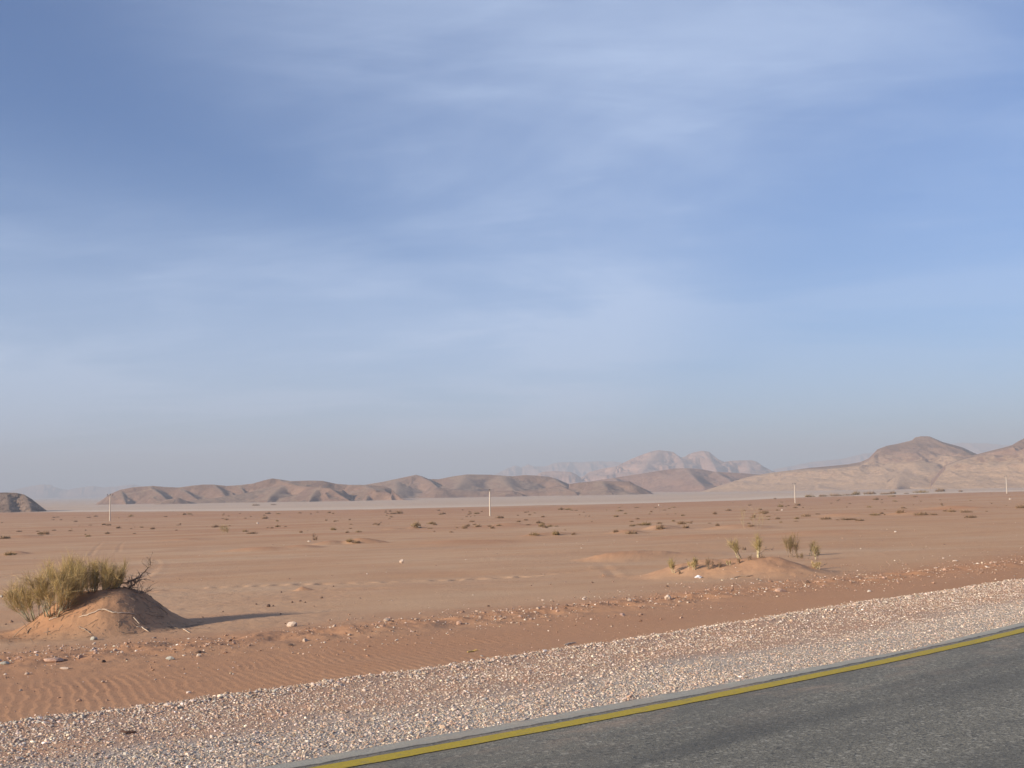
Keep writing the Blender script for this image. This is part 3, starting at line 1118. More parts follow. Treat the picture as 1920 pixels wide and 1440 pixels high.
def stick_up(label, pxs, rad=.006, seed=1):
    P0 = up_(*pxs[0])
    pts = [P0 - np.array([0, 0, .02])]
    for (px, py) in pxs[1:]:
        pts.append(at_depth(px, py, P0[1]))
    pts = np.array(pts)
    G = Geo()
    G.tube(pts - P0, np.linspace(rad, rad * .6, len(pts)), 5)
    o = link('stick', G.mesh('stick'), M['wood'])
    o.location = P0
    tag(o, label, 'stick')


stick_up('long dark stick leaning up to the right at the left foot of the mound', [(22, 1195), (35, 1184), (50, 1172), (60, 1165)], .007)
stick_up('short dark stick crossing the long one at the mound foot', [(51, 1174), (45, 1169), (40, 1164)], .006)
stick_up('bent dark twig like a V on the left of the mound', [(52, 1183), (48, 1177)], .006)
stick_up('dark twig leaning right beside the V twig', [(52, 1184), (60, 1176)], .006)
stick_up('upright dark twig on the front of the mound', [(89, 1191), (90, 1177)], .008)
stick_up('dark slanting twig right of the upright one on the mound', [(107, 1184), (113, 1177), (118, 1171)], .006)
stick_up('small dark twig at the lower left of the mound', [(64, 1203), (56, 1198)], .006)

# ------------------------------------------------------------------ row of young brooms at the right
def small(px, py, top, w, seed, label, **kw):
    p = up_(px, py)
    k = p[1] / F
    a = dict(stems=4, ntw=260, tw=.0028, pal=PALE, bark='pale_bark', stem_r=.010, low=.28, tl=.36, base_w=.30, spread=1.15)
    a.update(kw)
    return broom('broom_shrub', tuple(p), (py - top) * k, w * k, seed, label, **a)


small(1264, 1074, 1046, 17, 21, 'small pale broom shrub at the left end of the right hand row', lean=(-.05, 0))
small(1294, 1065, 1049, 16, 22, 'two stubby pale stems just right of the leftmost small broom', ntw=160, stems=3)
small(1304, 1067, 1044, 22, 23, 'upright pale green broom with stubs near the white litter', stems=6, ntw=300)
small(1331, 1066, 1046, 24, 24, 'dark based wiry broom right of the white litter', pal=DRY, bark='wood', stems=6, ntw=240)
small(1369, 1059, 1050, 16, 25, 'low wiry tuft midway along the right hand row', pal=PALE, stems=4, ntw=160)
small(1391, 1048, 1010, 22, 26, 'pale broom leaning left with bare stems in the right hand row', lean=(-.13, 0), stems=5, ntw=300, low=.45)
small(1394, 1035, 1022, 10, 27, 'faint little wisp behind the left leaning broom', stems=2, ntw=120, pal=DRY)
small(1418, 1046, 1002, 17, 28, 'tallest slender broom with a thick pale stem', stems=5, ntw=380, stem_r=.018, low=.35)
small(1487, 1044, 998, 27, 30, 'bushy rust brown broom right of the tallest one', pal=RUST, stems=7, ntw=560, bark='wood', low=.25)
small(1518, 1042, 1012, 26, 31, 'thin leaning rusty wisp right of the bushy broom', pal=RUST, stems=4, ntw=230, lean=(.1, 0))
small(1532, 1050, 1015, 14, 32, 'faint upright wisp at the right end of the row', pal=PALE, stems=3, ntw=170)
small(1532, 1066, 1051, 24, 33, 'low sprawling green tuft at the right end of the row', pal=GREENS, stems=6, ntw=340, low=.1)
small(590, 1016, 998, 7, 34, 'lone brown stalk above dark stones on the open sand', pal=DRY, stems=2, ntw=120, bark='wood', tw=.006)
small(1406, 992, 950, 66, 35, 'pale feathery see through bush on the plain above the small brooms', pal=PALE * 1.05, stems=5, ntw=110, tw=.003, low=.15, tl=.5, stem_r=.006)
small(421, 1003, 984, 22, 36, 'pale ghostly dry bush between the first pole and the picture centre', pal=PALE, stems=6, ntw=260, tw=.006, low=.2, tl=.45)
p = up_(1424, 1038)
limb_thing('arched_branch', 'arching bare branch with a wisp right of the tallest broom', [(1424, 1037), (1432, 1032), (1442, 1030), (1450, 1031)], p[1], .02, M['wood'], twigs=5, seed=9)
limb_thing('root', 'dark surface root running right from the bushy rust broom', [(1484, 1044), (1494, 1042), (1506, 1045)], up_(1490, 1046)[1], .02, M['wood'], 'root', twigs=2, seed=10)
limb_thing('creeping_branch', 'dark creeping branch linking two tufts of the right hand row', [(1336, 1060), (1348, 1059), (1362, 1057)], up_(1348, 1062)[1], .012, M['wood'], twigs=3, seed=11)
limb_thing('creeping_branch', 'dry creeping branch above the low green tuft at the right', [(1512, 1046), (1522, 1048), (1530, 1051)], up_(1522, 1052)[1], .010, M['wood'], twigs=3, seed=12)
limb_thing('creeping_branch', 'thin twig sticking out right of the low green tuft', [(1536, 1064), (1544, 1060), (1551, 1056)], up_(1540, 1066)[1], .010, M['wood'], twigs=2, seed=13)
ground_line('twig', 'thin dark twig lying on the red slope below the tallest broom', [(1376, 1084), (1388, 1081), (1400, 1082), (1412, 1080)], .012, M['wood'], 'twig', 1.0, 14)

small(1346, 1064, 1052, 16, 41, 'wiry dark stub just right of the dark based broom', pal=DRY, bark='wood', stems=4, ntw=130)
small(1382, 1057, 1046, 14, 42, 'short dry stub below the left leaning broom', pal=DRY, bark='wood', stems=3, ntw=110)
small(1407, 1050, 1040, 13, 43, 'dark stub at the left foot of the tallest slender broom', pal=DRY, bark='wood', stems=4, ntw=120, low=.1)
small(1428, 1047, 1038, 14, 44, 'dark tangled stub at the right foot of the tallest slender broom', pal=DRY, bark='wood', stems=4, ntw=130, low=.1)
small(1500, 1047, 1036, 20, 45, 'low brown tuft at the right foot of the bushy rust broom', pal=RUST, bark='wood', stems=5, ntw=220, low=.1)
small(1272, 1077, 1066, 12, 46, 'dark stub at the foot of the leftmost small broom', pal=DRY, bark='wood', stems=3, ntw=100, low=.1)

# dead twigs and crumbs of wood lying all over the mound
r_ = np.random.default_rng(77)
G = Geo()
k = 0
while k < 520:
    if r_.random() < .5:
        lx, ly = BIGM[0] + r_.normal(.55, .45), BIGM[1] + r_.normal(-.25, .5)
    else:
        lx, ly = BIGM[0] + r_.normal(-.5, .9), BIGM[1] + r_.normal(-.75, .5)
    if ly > BIGM[1] + .6 or road_tq(np.array([lx]), np.array([ly]))[1][0] < 6.6:
        continue
    a, L_ = r_.uniform(0, 6.28), float(np.clip(r_.lognormal(math.log(.055), .6), .015, .22))
    u = np.linspace(-.5, .5, 4)
    X_ = lx + math.cos(a) * L_ * u + r_.normal(0, L_ * .06, 4)
    Y_ = ly + math.sin(a) * L_ * u + r_.normal(0, L_ * .06, 4)
    rad_ = .0016 + .018 * L_ * r_.uniform(.4, 1.2)
    Z_ = g_full(X_, Y_) + rad_ * .7 + np.array([0, .2, .2, 0]) * L_ * r_.uniform(0, .5)
    G.tube(np.stack([X_, Y_, Z_], -1), np.array([.7, 1, .9, .4]) * rad_, 4)
    k += 1
tag(link('mound_litter', G.mesh('mound_litter'), M['wood']), 'dead twigs and crumbs of wood littering the sand mound', 'litter', kind='stuff')

# crumpled litter
p = up_(1309, 1084)
k = p[1] / F
V = IV2 * np.array([6.2, 3.4, 2.7]) * k
nz = fbm(IV2[:, 0] * 3.1, IV2[:, 1] * 3 + IV2[:, 2] * 4, 4, 141)
V = V * (1 + .7 * nz[:, None])
o = link('litter', np_mesh('litter', V, IF2, False), M['litter'], None, (p[0], p[1], p[2] + 2 * k))
tag(o, 'crumpled white litter on the red slope below the small brooms', 'litter')

# ------------------------------------------------------------------ scrub of the plain
def scrub_meshes(seed, n=170, stems_pal=DRY, dome=.55, wisp=.25):
    r_ = np.random.default_rng(seed)
    a = r_.uniform(0, 2 * np.pi, n)
    k = np.sqrt(r_.random(n)) * .38
    lob = 1 + .5 * np.sin(a * 2 + seed) + .3 * np.sin(3 * a + seed * 2)
    P0 = np.stack([np.cos(a) * k * lob, np.sin(a) * k * lob, r_.uniform(-.02, .10, n)], -1)
    D = np.stack([np.cos(a) * k * 1.6, np.sin(a) * k * 1.6, np.full(n, .55)], -1) + r_.normal(0, .3, (n, 3))
    L = dome * (.75 - k) * r_.uniform(.4, 1.15, n)
    L *= np.where(r_.random(n) < wisp, 1.5, 1)
    C = stems_pal[r_.integers(len(stems_pal), size=n)] * r_.uniform(.7, 1.25, (n, 1))
    return twigs_mesh('scrub', P0, D, L, np.full(n, .022) * r_.uniform(.6, 1.3, n), C, r_)


SCR = [scrub_meshes(500 + i, 150 + 20 * (i % 3), [DRY, DRY * 1.1, DRY * .85, DRY * np.array([1.0, 1.05, .85])][i % 4], .42 + .1 * (i % 3)) for i in range(8)]
for me in SCR:
    me.materials.append(M['twig'])


def scrub(px, py, w, h, label, group=None, var=None, cat='scrub bush', name='scrub_bush'):
    p = up_(px, py)
    k = p[1] / F
    o = bpy.data.objects.new(name, SCR[int(rng.integers(8)) if var is None else var])
    COL.objects.link(o)
    s = w * k
    o.location = (p[0], p[1], p[2])
    o.scale = (s, s, max(h * k / .42, .1))
    o.rotation_euler = (0, 0, rng.uniform(0, 6.28))
    tag(o, label, cat, group)
    return o, p


NAMED = [
    (18, 1041, 20, 10, 'small brown bush above the left shrub at the picture edge', 3),
    (656, 1016, 16, 9, 'green brown bush on the left of a small red hummock', 3),
    (668, 1018, 22, 6, 'brown dead scrub spilling over the small red hummock', 0),
    (1002, 1004, 16, 9, 'slanting scrub bush on a red hummock below the second pole', 3),
    (1042, 1003, 18, 12, 'dark pointed scrub bush on the red hummock right of the slanting one', 3),
    (1075, 1003, 8, 6, 'tiny dark tuft right of the dark pointed bush', 1),
    (1184, 1001, 26, 8, 'wide brown scrub bush in front of the smooth sand at centre right', 0),
    (1154, 998, 12, 5, 'small tuft left of the wide brown scrub bush', 2),
    (1238, 992, 20, 10, 'dark brown scrub bush on a reddish hump right of centre', 1),
    (1210, 985, 26, 9, 'pale green scrub bush left of the dark brown one on the reddish hump', 3),
    (780, 988, 14, 16, 'upright dry stalky bush with a white stone below the second pole', 3),
    (871, 991, 11, 7, 'dark round tuft left of the second pole foot', 1),
    (923, 991, 8, 6, 'dark round tuft just below the second pole', 1),
    (1278, 983, 24, 8, 'wide dark scrub bush on the plain left of the feathery bush', 0),
    (1433, 962, 18, 7, 'dark low bush on the plain left of the third pole', 0),
    (1549, 974, 20, 7, 'dark brown scrub bush right of the third pole', 0),
    (1688, 962, 16, 8, 'dark rounded scrub bush on the red plain at right', 1),
    (1728, 966, 24, 8, 'larger dark scrub bush right of the rounded one', 0),
    (1784, 960, 16, 6, 'dark low bush below the pale hills at right', 1),
    (1810, 961, 20, 6, 'wide low bush next to the dark low bush at right', 0),
    (1914, 953, 22, 9, 'dark bush cut by the right edge of the picture', 0),
    (1820, 971, 22, 5, 'reddish brown low scrub nearest the bare sand at right', 2),
    (1590, 975, 30, 4, 'long low reddish scrub ridge right of the dark brown bush', 2),
    (1640, 966, 22, 5, 'pale brown scrub patch between two dark bushes at right', 3),
    (8, 1010, 22, 7, 'dark low scrub on the plain at the left edge', 1),
    (479, 948, 12, 4, 'dark bush on the pale flat at the foot of the brown hills', 0),
    (512, 947, 10, 3, 'faint bush on the pale flat right of the darker one', 0),
    (1453, 936, 7, 4, 'dark tuft at the end of the pale flat left of the third pole', 0),
]
for px, py, w, h, lab, v in NAMED:
    scrub(px, py, w, h, lab, None, v)

# a line of larger bushes along the far edge of the plain
for i, (px, py, w, h, lab) in enumerate([
    (1517, 932, 20, 7, 'leftmost large bush of the far line along the plain edge'),
    (1543, 931, 22, 5, 'low bush second from the left in the far line'),
    (1566, 930, 24, 5, 'long low bush third from the left in the far line'),
    (1588, 929, 20, 4, 'flat bush in the far line left of the tall bushy one'),
    (1605, 928, 18, 10, 'tall bushy one in the middle of the far line'),
    (1632, 927, 20, 8, 'dark bush with a peaked top in the far line'),
    (1660, 927, 20, 4, 'thin low bush in the gap of the far line'),
    (1674, 926, 16, 7, 'small bush right of the gap in the far line'),
    (1728, 924, 26, 7, 'wide bush of the far line above a patch of pale ground'),
    (1763, 922, 22, 9, 'dark square topped bush at the right end of the far line'),
    (1801, 922, 8, 4, 'small lone bush far right of the far line'),
    (1699, 926, 8, 3, 'tiny bush between the two halves of the far line'),
    (1673, 931, 12, 4, 'low tuft just below the far line of bushes'),
    (1715, 932, 8, 4, 'small tuft below the wide bush of the far line'),
]):
    scrub(px, py, w, h, lab, 'bushes along the far edge of the plain', [3, 0, 1, 0][i % 4], 'bush', 'bush')

ZONES = [(-40, 330, 'left of the picture'), (330, 700, 'left of centre'), (700, 1080, 'around the second pole'), (1080, 1420, 'right of centre'), (1420, 1700, 'around the third pole'), (1700, 1960, 'near the right edge')]
cnt, tries = 0, 0
while cnt < 245 and tries < 4000:
    tries += 1
    px = rng.uniform(-30, 1950)
    hor = 915 - .0157 * (px - 960)
    lo, hi = 40, 82
    off = lo + (hi - lo) * rng.random() ** 1.25
    if px > 1450:
        off -= 9
    if px < 350 and rng.random() < .35:
        continue
    py = hor + off
    if float(fbm(np.array([px / 60]), np.array([py / 7]), 2, 151)[0]) < -.18:
        continue
    zone = [z for z in ZONES if z[0] <= px < z[1]][0][2]
    far_ = off < 56
    w = rng.lognormal(math.log(5.6 if far_ else 7.8), .4)
    h = np.clip(w * rng.uniform(.22, .6), 2, 8)
    scrub(px, py, float(np.clip(w, 3.5, 20)), float(h), f'tiny dry tuft of scrub on the {"far" if far_ else "nearer"} red plain {zone}', f'{"far" if far_ else "nearer"} scrub tufts {zone}', None, 'scrub tuft', 'scrub_tuft')
    cnt += 1

# the rest of the scrub, past the ones that can be told apart
Vs, Qs, Ts, Cs, nn, k, tries = [], [], [], [], 0, 0, 0
small_tw = [scrub_meshes(700 + i, 26, DRY, .45) for i in range(6)]
parts_ = []
for me in small_tw:
    v = np.empty(len(me.vertices) * 3, dtype=np.float32)
    me.vertices.foreach_get('co', v)
    cc = np.empty(len(me.vertices) * 4, dtype=np.float32)
    me.attributes['Col'].data.foreach_get('color', cc)
    q4 = np.array([p.vertices[:] for p in me.polygons if len(p.vertices) == 4])
    t3 = np.array([p.vertices[:] for p in me.polygons if len(p.vertices) == 3])
    parts_.append((v.reshape(-1, 3).astype(float), q4, t3, cc.reshape(-1, 4)[:, :3]))
    bpy.data.meshes.remove(me)
while k < 620 and tries < 6000:
    tries += 1
    px = rng.uniform(-40, 1960)
    off = 33 + 46 * rng.random() ** 1.2 - (9 if px > 1450 else 0)
    py = 915 - .0157 * (px - 960) + off
    if float(fbm(np.array([px / 60]), np.array([py / 7]), 2, 151)[0]) < -.10:
        continue
    p = ub(px, py)
    if playa_at(p[0], p[1]):
        continue
    z = gz(p[0], p[1])
    s = float(rng.lognormal(math.log(3.2), .35)) / F * p[1]
    v, q4, t3, cc = parts_[int(rng.integers(6))]
    a = rng.uniform(0, 6.28)
    R2 = np.array([[math.cos(a), -math.sin(a)], [math.sin(a), math.cos(a)]])
    vv = v * np.array([s, s, s * rng.uniform(.4, .9)])
    vv[:, :2] = vv[:, :2] @ R2.T
    Vs.append(vv + np.array([p[0], p[1], z]))
    Qs.append(q4 + nn)
    Ts.append(t3 + nn)
    Cs.append(cc)
    nn += len(v)
    k += 1
me = np_mesh('scrub', np.concatenate(Vs), [np.concatenate(Qs), np.concatenate(Ts)])
cattr(me, 'Col', np.concatenate(Cs))
tag(link('scrub', me, M['twig']), 'sparse specks of the tiniest dry scrub dotting the far red plain', 'scrub', kind='stuff')

# ------------------------------------------------------------------ utility poles
def lathe(profile, sides=12):
    n = len(profile)
    ang = np.linspace(0, 2 * np.pi, sides, endpoint=False)
    V = np.array([[r_ * math.cos(a), r_ * math.sin(a), z] for r_, z in profile for a in ang])
    i = np.arange(n * sides).reshape(n, sides)
    j = np.roll(i, -1, 1)
    Q = np.stack([i[:-1], j[:-1], j[1:], i[1:]], -1).reshape(-1, 4)
    caps = i[[0, -1]]
    caps[0] = caps[0][::-1]
    return V, [Q, caps]


def box_geo(sx, sy, sz):
    V = np.array([[x, y, z] for x in (-sx, sx) for y in (-sy, sy) for z in (-sz, sz)], float)
    Fq = np.array([[0, 1, 3, 2], [4, 6, 7, 5], [0, 4, 5, 1], [2, 3, 7, 6], [0, 2, 6, 4], [1, 5, 7, 3]])
    return V, Fq


PH = 8.0
Vp, Qp = lathe([(.22, -.6), (.215, 0), (.15, PH - .05), (.12, PH)])
shaft_me = np_mesh('shaft', Vp, Qp)
Vb, Qb = box_geo(.95, .06, .06)
arm_me = np_mesh('crossarm', Vb, Qb, False)
Vi, Qi = lathe([(.04, 0), (.04, .22), (.11, .24), (.17, .34), (.10, .42), (.15, .50), (.07, .60), (.02, .61)], 10)
ins_me = np_mesh('insulator', Vi, Qi)
for me, mt in ((shaft_me, M['concrete']), (arm_me, M['metal']), (ins_me, M['metal'])):
    me.materials.append(mt)
PP = []
for (px, py, top, lab) in [(206, 977, 927, 'leftmost pale concrete utility pole standing in front of the brown hills'),
                           (919, 967.5, 918, 'second pale utility pole from the left near the picture centre'),
                           (1491, 943.5, 906, 'third pale utility pole standing left of the far line of bushes'),
                           (1888, 925.5, 892, 'rightmost and farthest utility pole in front of the tan hills')]:
    p = up_(px, py)
    hgt = (py - top) / F * p[1]
    print('pole', np.round(p, 1), 'height', round(hgt, 2))
    PP.append((p, hgt, lab))
for i, (p, hgt, lab) in enumerate(PP):
    root = empty('utility_pole', tuple(p))
    a = PP[max(i - 1, 0)][0]
    b = PP[min(i + 1, 3)][0]
    root.rotation_euler = (0, 0, math.atan2(b[1] - a[1], b[0] - a[0]) + math.radians(70))
    k = hgt / (PH + .45)
    root.scale = (1, 1, k)
    link('shaft', shaft_me, None, root)
    link('crossarm', arm_me, None, root, (0, .17, PH - .12))
    for dx in (-.85, 0, .85):
        link('insulator', ins_me, None, root, (dx, .17 if dx else 0, PH - .07 if dx else PH - .02))
    tag(root, lab, 'utility pole', 'utility poles crossing the plain')

# ------------------------------------------------------------------ hills
def smax(a, b, k):
    k = np.maximum(np.minimum(k, 1.4 * np.minimum(a, b)), 1e-6)
    h = np.clip(.5 + .5 * (a - b) / k, 0, 1)
    return b + (a - b) * h + k * h * (1 - h), h


def hill(name, mat, ridges, px0, px1, Y0, Y1, nY=120, rough=.16, nscale=60, seed=0, step=1.6, gully=.5, power=1.25, mesa=0, eps=.08, kk=.07, crests=(0,)):
    """ridges: (list of (px,py,Y), width factor, sandy). Heights come from the crest lines, slopes fall off on both sides."""
    cols = np.arange(px0, px1 + step, step)
    base_ = np.array([ray(c, 915 - .0157 * (c - 960)) for c in cols])
    tx = base_[:, 0] / base_[:, 1]
    Ys = np.linspace(Y0, Y1, nY)
    TX, YY = np.meshgrid(tx, Ys)
    X = TX * YY
    gb = g_base(X, YY) - 2.0
    Hh = np.zeros(X.shape)
    S = np.zeros(X.shape)
    TT = np.ones(X.shape)
    wx = X + nscale * .5 * fbm(X / nscale, YY / nscale, 3, seed + 3)
    wy = YY + nscale * .5 * fbm(X / nscale + 7, YY / nscale + 3, 3, seed + 4)
    for i, (pts, wf, sandy) in enumerate(ridges):
        P = np.array([at_depth(*p) for p in pts])
        hr = np.zeros(X.shape)
        tr = np.ones(X.shape)
        for a, b in zip(P[:-1], P[1:]):
            ab = b[:2] - a[:2]
            l2 = max((ab ** 2).sum(), 1e-6)
            # distance with and without the warp: the crest stays where it is, the flanks wander
            u = np.clip(((X - a[0]) * ab[0] + (YY - a[1]) * ab[1]) / l2, 0, 1)
            d0 = np.hypot(X - a[0] - u * ab[0], YY - a[1] - u * ab[1])
            u2 = np.clip(((wx - a[0]) * ab[0] + (wy - a[1]) * ab[1]) / l2, 0, 1)
            d1 = np.hypot(wx - a[0] - u2 * ab[0], wy - a[1] - u2 * ab[1])
            hc = np.maximum(a[2] + u * (b[2] - a[2]) - gb, 0)
            W = np.maximum(hc * wf, 1e-3)
            mixw = sstep(.05, .5, d0 / W)
            t = (d0 * (1 - mixw) + (.3 * d0 + .7 * d1) * mixw) / W
            t = np.sqrt(t * t + eps * eps) - eps
            hh = hc * np.clip(1 - t, 0, 1) ** power
            m = hh > hr
            hr = np.where(m, hh, hr)
            tr = np.where(m, np.clip(t, 0, 1), tr)
        if i == 0:
            Hh, S, TT = hr, np.full(X.shape, sandy) * (hr > 0), tr
        else:
            Hh, h = smax(hr, Hh, kk * max(hr.max(), 1))
            S = S + (sandy - S) * h
            TT = TT + (tr - TT) * h
    env = np.clip(TT * 2.2, 0, 1) * (1 - .6 * S)
    gul = 1 - np.abs(fbm(X / nscale, YY / (nscale * 2.2), 4, seed + 8)) * 2
    Hn = Hh * (1 + env * rough * (fbm(X / (nscale * .6), YY / (nscale * .6), 5, seed) + gully * (gul - .6)))
    if mesa:
        st = Hh.max() / mesa
        f = Hn / st + .25 * fbm(X / nscale, YY / nscale, 2, seed + 5)
        fl = np.floor(f)
        terr = st * (fl + sstep(.35, .65, f - fl) * .75 + (f - fl) * .25)
        Hn = Hn + (terr - Hn) * .5 * np.clip(TT * 4, 0, 1) * (Hh > 0)
    # flanks of the summits never rise above the crest line
    cap = np.full(tx.shape, -1.0)
    capY = np.full(tx.shape, 1e9)
    for ci in crests:
        P = np.array([at_depth(*p) for p in ridges[ci][0]])
        sl = np.interp(tx, P[:, 0] / P[:, 1], (P[:, 2] - CZ) / P[:, 1], -1, -1)
        m = sl > cap
        cap = np.where(m, sl, cap)
        capY = np.where(m, np.interp(tx, P[:, 0] / P[:, 1], P[:, 1]), capY)
    lim = CZ + cap[None] * YY - .03 * np.abs(capY[None] - YY) - gb
    lim = np.where(YY > capY[None], np.minimum(lim, CZ + cap[None] * capY[None] - .03 * (YY - capY[None]) - gb), lim)
    Hn = np.minimum(Hn, np.maximum(lim, 0))
    Z = gb + Hn
    V = np.stack([X, YY, Z], -1).reshape(-1, 3)
    me = np_mesh(name, V, grid_faces(len(Ys), len(cols), (Hn > .4).ravel()))
    fattr(me, 'rise', (Hh / Hh.max()).ravel())
    fattr(me, 'sandy', S.ravel() * (.55 + .45 * fbm(X / nscale, YY / nscale, 3, seed + 9)).ravel().clip(0, 1))
    return structure(name, me, mat)


def rd(pts, Y, wf, sandy=0.0):
    """crest given as pixels at one distance, or with its own distance per point"""
    return ([(p[0], p[1], p[2] if len(p) > 2 else Y) for p in pts], wf, sandy)


# the dark bouldery knoll at the left edge
hill('knoll', M['hill_dark'], [
    rd([(-150, 940), (-80, 928), (-20, 924), (10, 923.5), (30, 924), (45, 927), (60, 936), (75, 948), (90, 959)], 820, 2.0),
    rd([(45, 927, 820), (52, 940, 790), (58, 956, 765)], 0, 2.3),
    rd([(10, 924, 820), (14, 940, 790), (16, 956, 760)], 0, 2.6),
    rd([(-40, 926, 820), (-40, 944, 780), (-40, 957, 760)], 0, 2.6)],
    -180, 110, 730, 900, 150, .55, 6, 11, .6, .5)

# the long brown range across the middle
SKY_A = [(178, 946), (192, 937), (205, 927), (225, 918.5), (250, 913.5), (287, 911), (310, 913), (335, 914), (360, 910.5), (380, 908.5), (400, 908.5), (425, 911), (450, 909.5), (475, 906.5), (495, 900.5), (511, 897), (525, 899), (545, 902), (580, 901), (605, 901.5), (630, 907), (655, 909), (690, 909), (722, 912), (734, 917)]
SKY_B = [(640, 915), (690, 908), (720, 903), (740, 898.5), (760, 894.5), (780, 890), (792, 893), (803, 898), (822, 898.5), (850, 893), (875, 889.5), (920, 890), (960, 893), (985, 890.5), (1010, 892), (1030, 894), (1045, 898.5), (1060, 905), (1078, 912), (1100, 921), (1120, 929)]
SKY_C = [(960, 921), (1010, 917), (1050, 910), (1088, 904.5), (1130, 902), (1180, 902.5), (1192, 909), (1207, 916), (1222, 924), (1236, 931)]
hill('hills', M['hill_near'], [
    rd(SKY_A, 1620, 2.7),
    rd([(225, 918.5, 1620), (229, 928, 1570), (236, 944, 1510)], 0, 2.6),
    rd([(278, 911.5, 1620), (300, 926, 1555), (320, 945, 1480)], 0, 2.7),
    rd([(335, 914, 1620), (352, 925, 1565), (372, 938, 1505)], 0, 2.7),
    rd([(400, 908.5, 1620), (414, 920, 1570), (422, 931, 1530)], 0, 2.7),
    rd([(447, 909.7, 1620), (456, 921, 1575), (460, 929, 1545)], 0, 2.7),
    rd([(520, 899, 1620), (560, 911, 1540), (600, 914, 1470), (620, 916, 1430), (636, 927, 1400), (655, 938, 1370), (685, 946, 1330)], 0, 1.75),
    rd([(545, 902, 1620), (520, 918, 1530), (505, 932, 1450), (500, 943, 1400)], 0, 4.2),
    rd([(600, 914, 1470), (585, 928, 1410), (578, 943, 1350)], 0, 4.2),
    rd([(655, 909, 1620), (690, 910, 1540), (722, 912, 1450), (738, 921, 1420), (752, 934, 1390), (785, 944, 1340)], 0, 1.7),
    rd([(700, 911, 1510), (690, 926, 1440), (685, 941, 1380)], 0, 4.2),
    rd([(345, 940, 1440), (400, 934, 1470), (440, 928, 1500), (480, 921, 1540), (505, 914, 1570)], 0, 5.0, 1.0),
    rd([(318, 938, 1400), (332, 933, 1400), (350, 939, 1400)], 0, 3.2, .55)],
    165, 800, 1290, 1760, 170, .15, 45, 31, .8, 1.3, crests=(0, 6, 9))
hill('hills', M['hill_near'], [
    rd(SKY_B, 2050, 2.4),
    rd([(785, 891, 2050), (808, 903, 1980), (820, 914, 1900), (822, 922, 1850)], 0, 1.7),
    rd([(740, 899, 2050), (745, 915, 1930), (742, 932, 1780)], 0, 4.4),
    rd([(875, 890, 2050), (865, 905, 1940), (850, 922, 1800), (845, 936, 1700)], 0, 4.4),
    rd([(940, 892, 2050), (950, 907, 1940), (965, 921, 1830), (980, 934, 1740)], 0, 4.2),
    rd([(820, 914, 1760), (900, 921, 1760), (960, 920, 1740), (978, 926, 1730), (986, 935, 1720)], 0, 2.6),
    rd([(1035, 896, 2050), (1060, 912, 1950), (1070, 926, 1850)], 0, 2.7),
    rd(SKY_C, 1800, 2.4),
    rd([(1125, 902, 1800), (1135, 914, 1740), (1150, 929, 1680)], 0, 4.0),
    rd([(1050, 911, 1800), (1075, 921, 1740), (1085, 930, 1700)], 0, 2.4)],
    620, 1260, 1600, 2220, 170, .15, 50, 41, .8, 1.3, crests=(0, 7))

# mauve middle ridges
hill('hills', M['hill_mid'], [
    rd([(1020, 915), (1104, 903), (1150, 896), (1200, 888.5), (1240, 882), (1258, 879), (1280, 877.5), (1310, 879), (1340, 884.5), (1390, 887), (1425, 890), (1470, 897), (1540, 908)], 2700, 2.4),
    rd([(1150, 896, 2700), (1165, 908, 2520), (1180, 922, 2350)], 0, 3.2),
    rd([(1285, 878, 2700), (1300, 895, 2500), (1318, 912, 2330)], 0, 3.0),
    rd([(1340, 885, 2700), (1362, 897, 2560), (1380, 912, 2400)], 0, 3.0)],
    1000, 1560, 2250, 2950, 110, .16, 80, 51, .6, 2.0)

# sandstone massif with twin summits
hill('mountain', M['mountain'], [
    rd([(1060, 910), (1087, 898), (1105, 885), (1130, 878.5), (1157, 874), (1170, 867), (1185, 860), (1200, 854), (1222, 846), (1235, 844), (1250, 845.5), (1262, 847), (1270, 853), (1277, 858), (1285, 856), (1292, 851), (1303, 847.5), (1318, 845), (1330, 847), (1338, 854), (1348, 862), (1358, 866), (1370, 864), (1390, 863), (1410, 863), (1420, 866), (1432, 875), (1448, 882), (1470, 892), (1500, 905)], 5842, 1.9),
    rd([(1318, 845, 5842), (1335, 866, 5651), (1345, 885, 5397)], 0, 1.4),
    rd([(1350, 863, 5842), (1366, 875, 5689), (1372, 888, 5461)], 0, 1.4),
    rd([(1235, 844, 5842), (1215, 868, 5524), (1200, 892, 5143)], 0, 2.8),
    rd([(1265, 848, 5842), (1280, 868, 5588), (1285, 890, 5270)], 0, 2.2),
    rd([(1400, 863, 5842), (1405, 880, 5613), (1408, 900, 5334)], 0, 2.4),
    rd([(1157, 874, 5842), (1150, 890, 5524), (1148, 905, 5270)], 0, 2.6),
    rd([(995, 900), (1012, 887), (1020, 884), (1040, 883), (1070, 884.5), (1080, 889), (1090, 896), (1110, 908)], 5461, 1.6)],
    980, 1510, 4950, 6350, 150, .30, 95, 61, .9, 1.4, 1.0, 5, .04, .03, (0, 7))

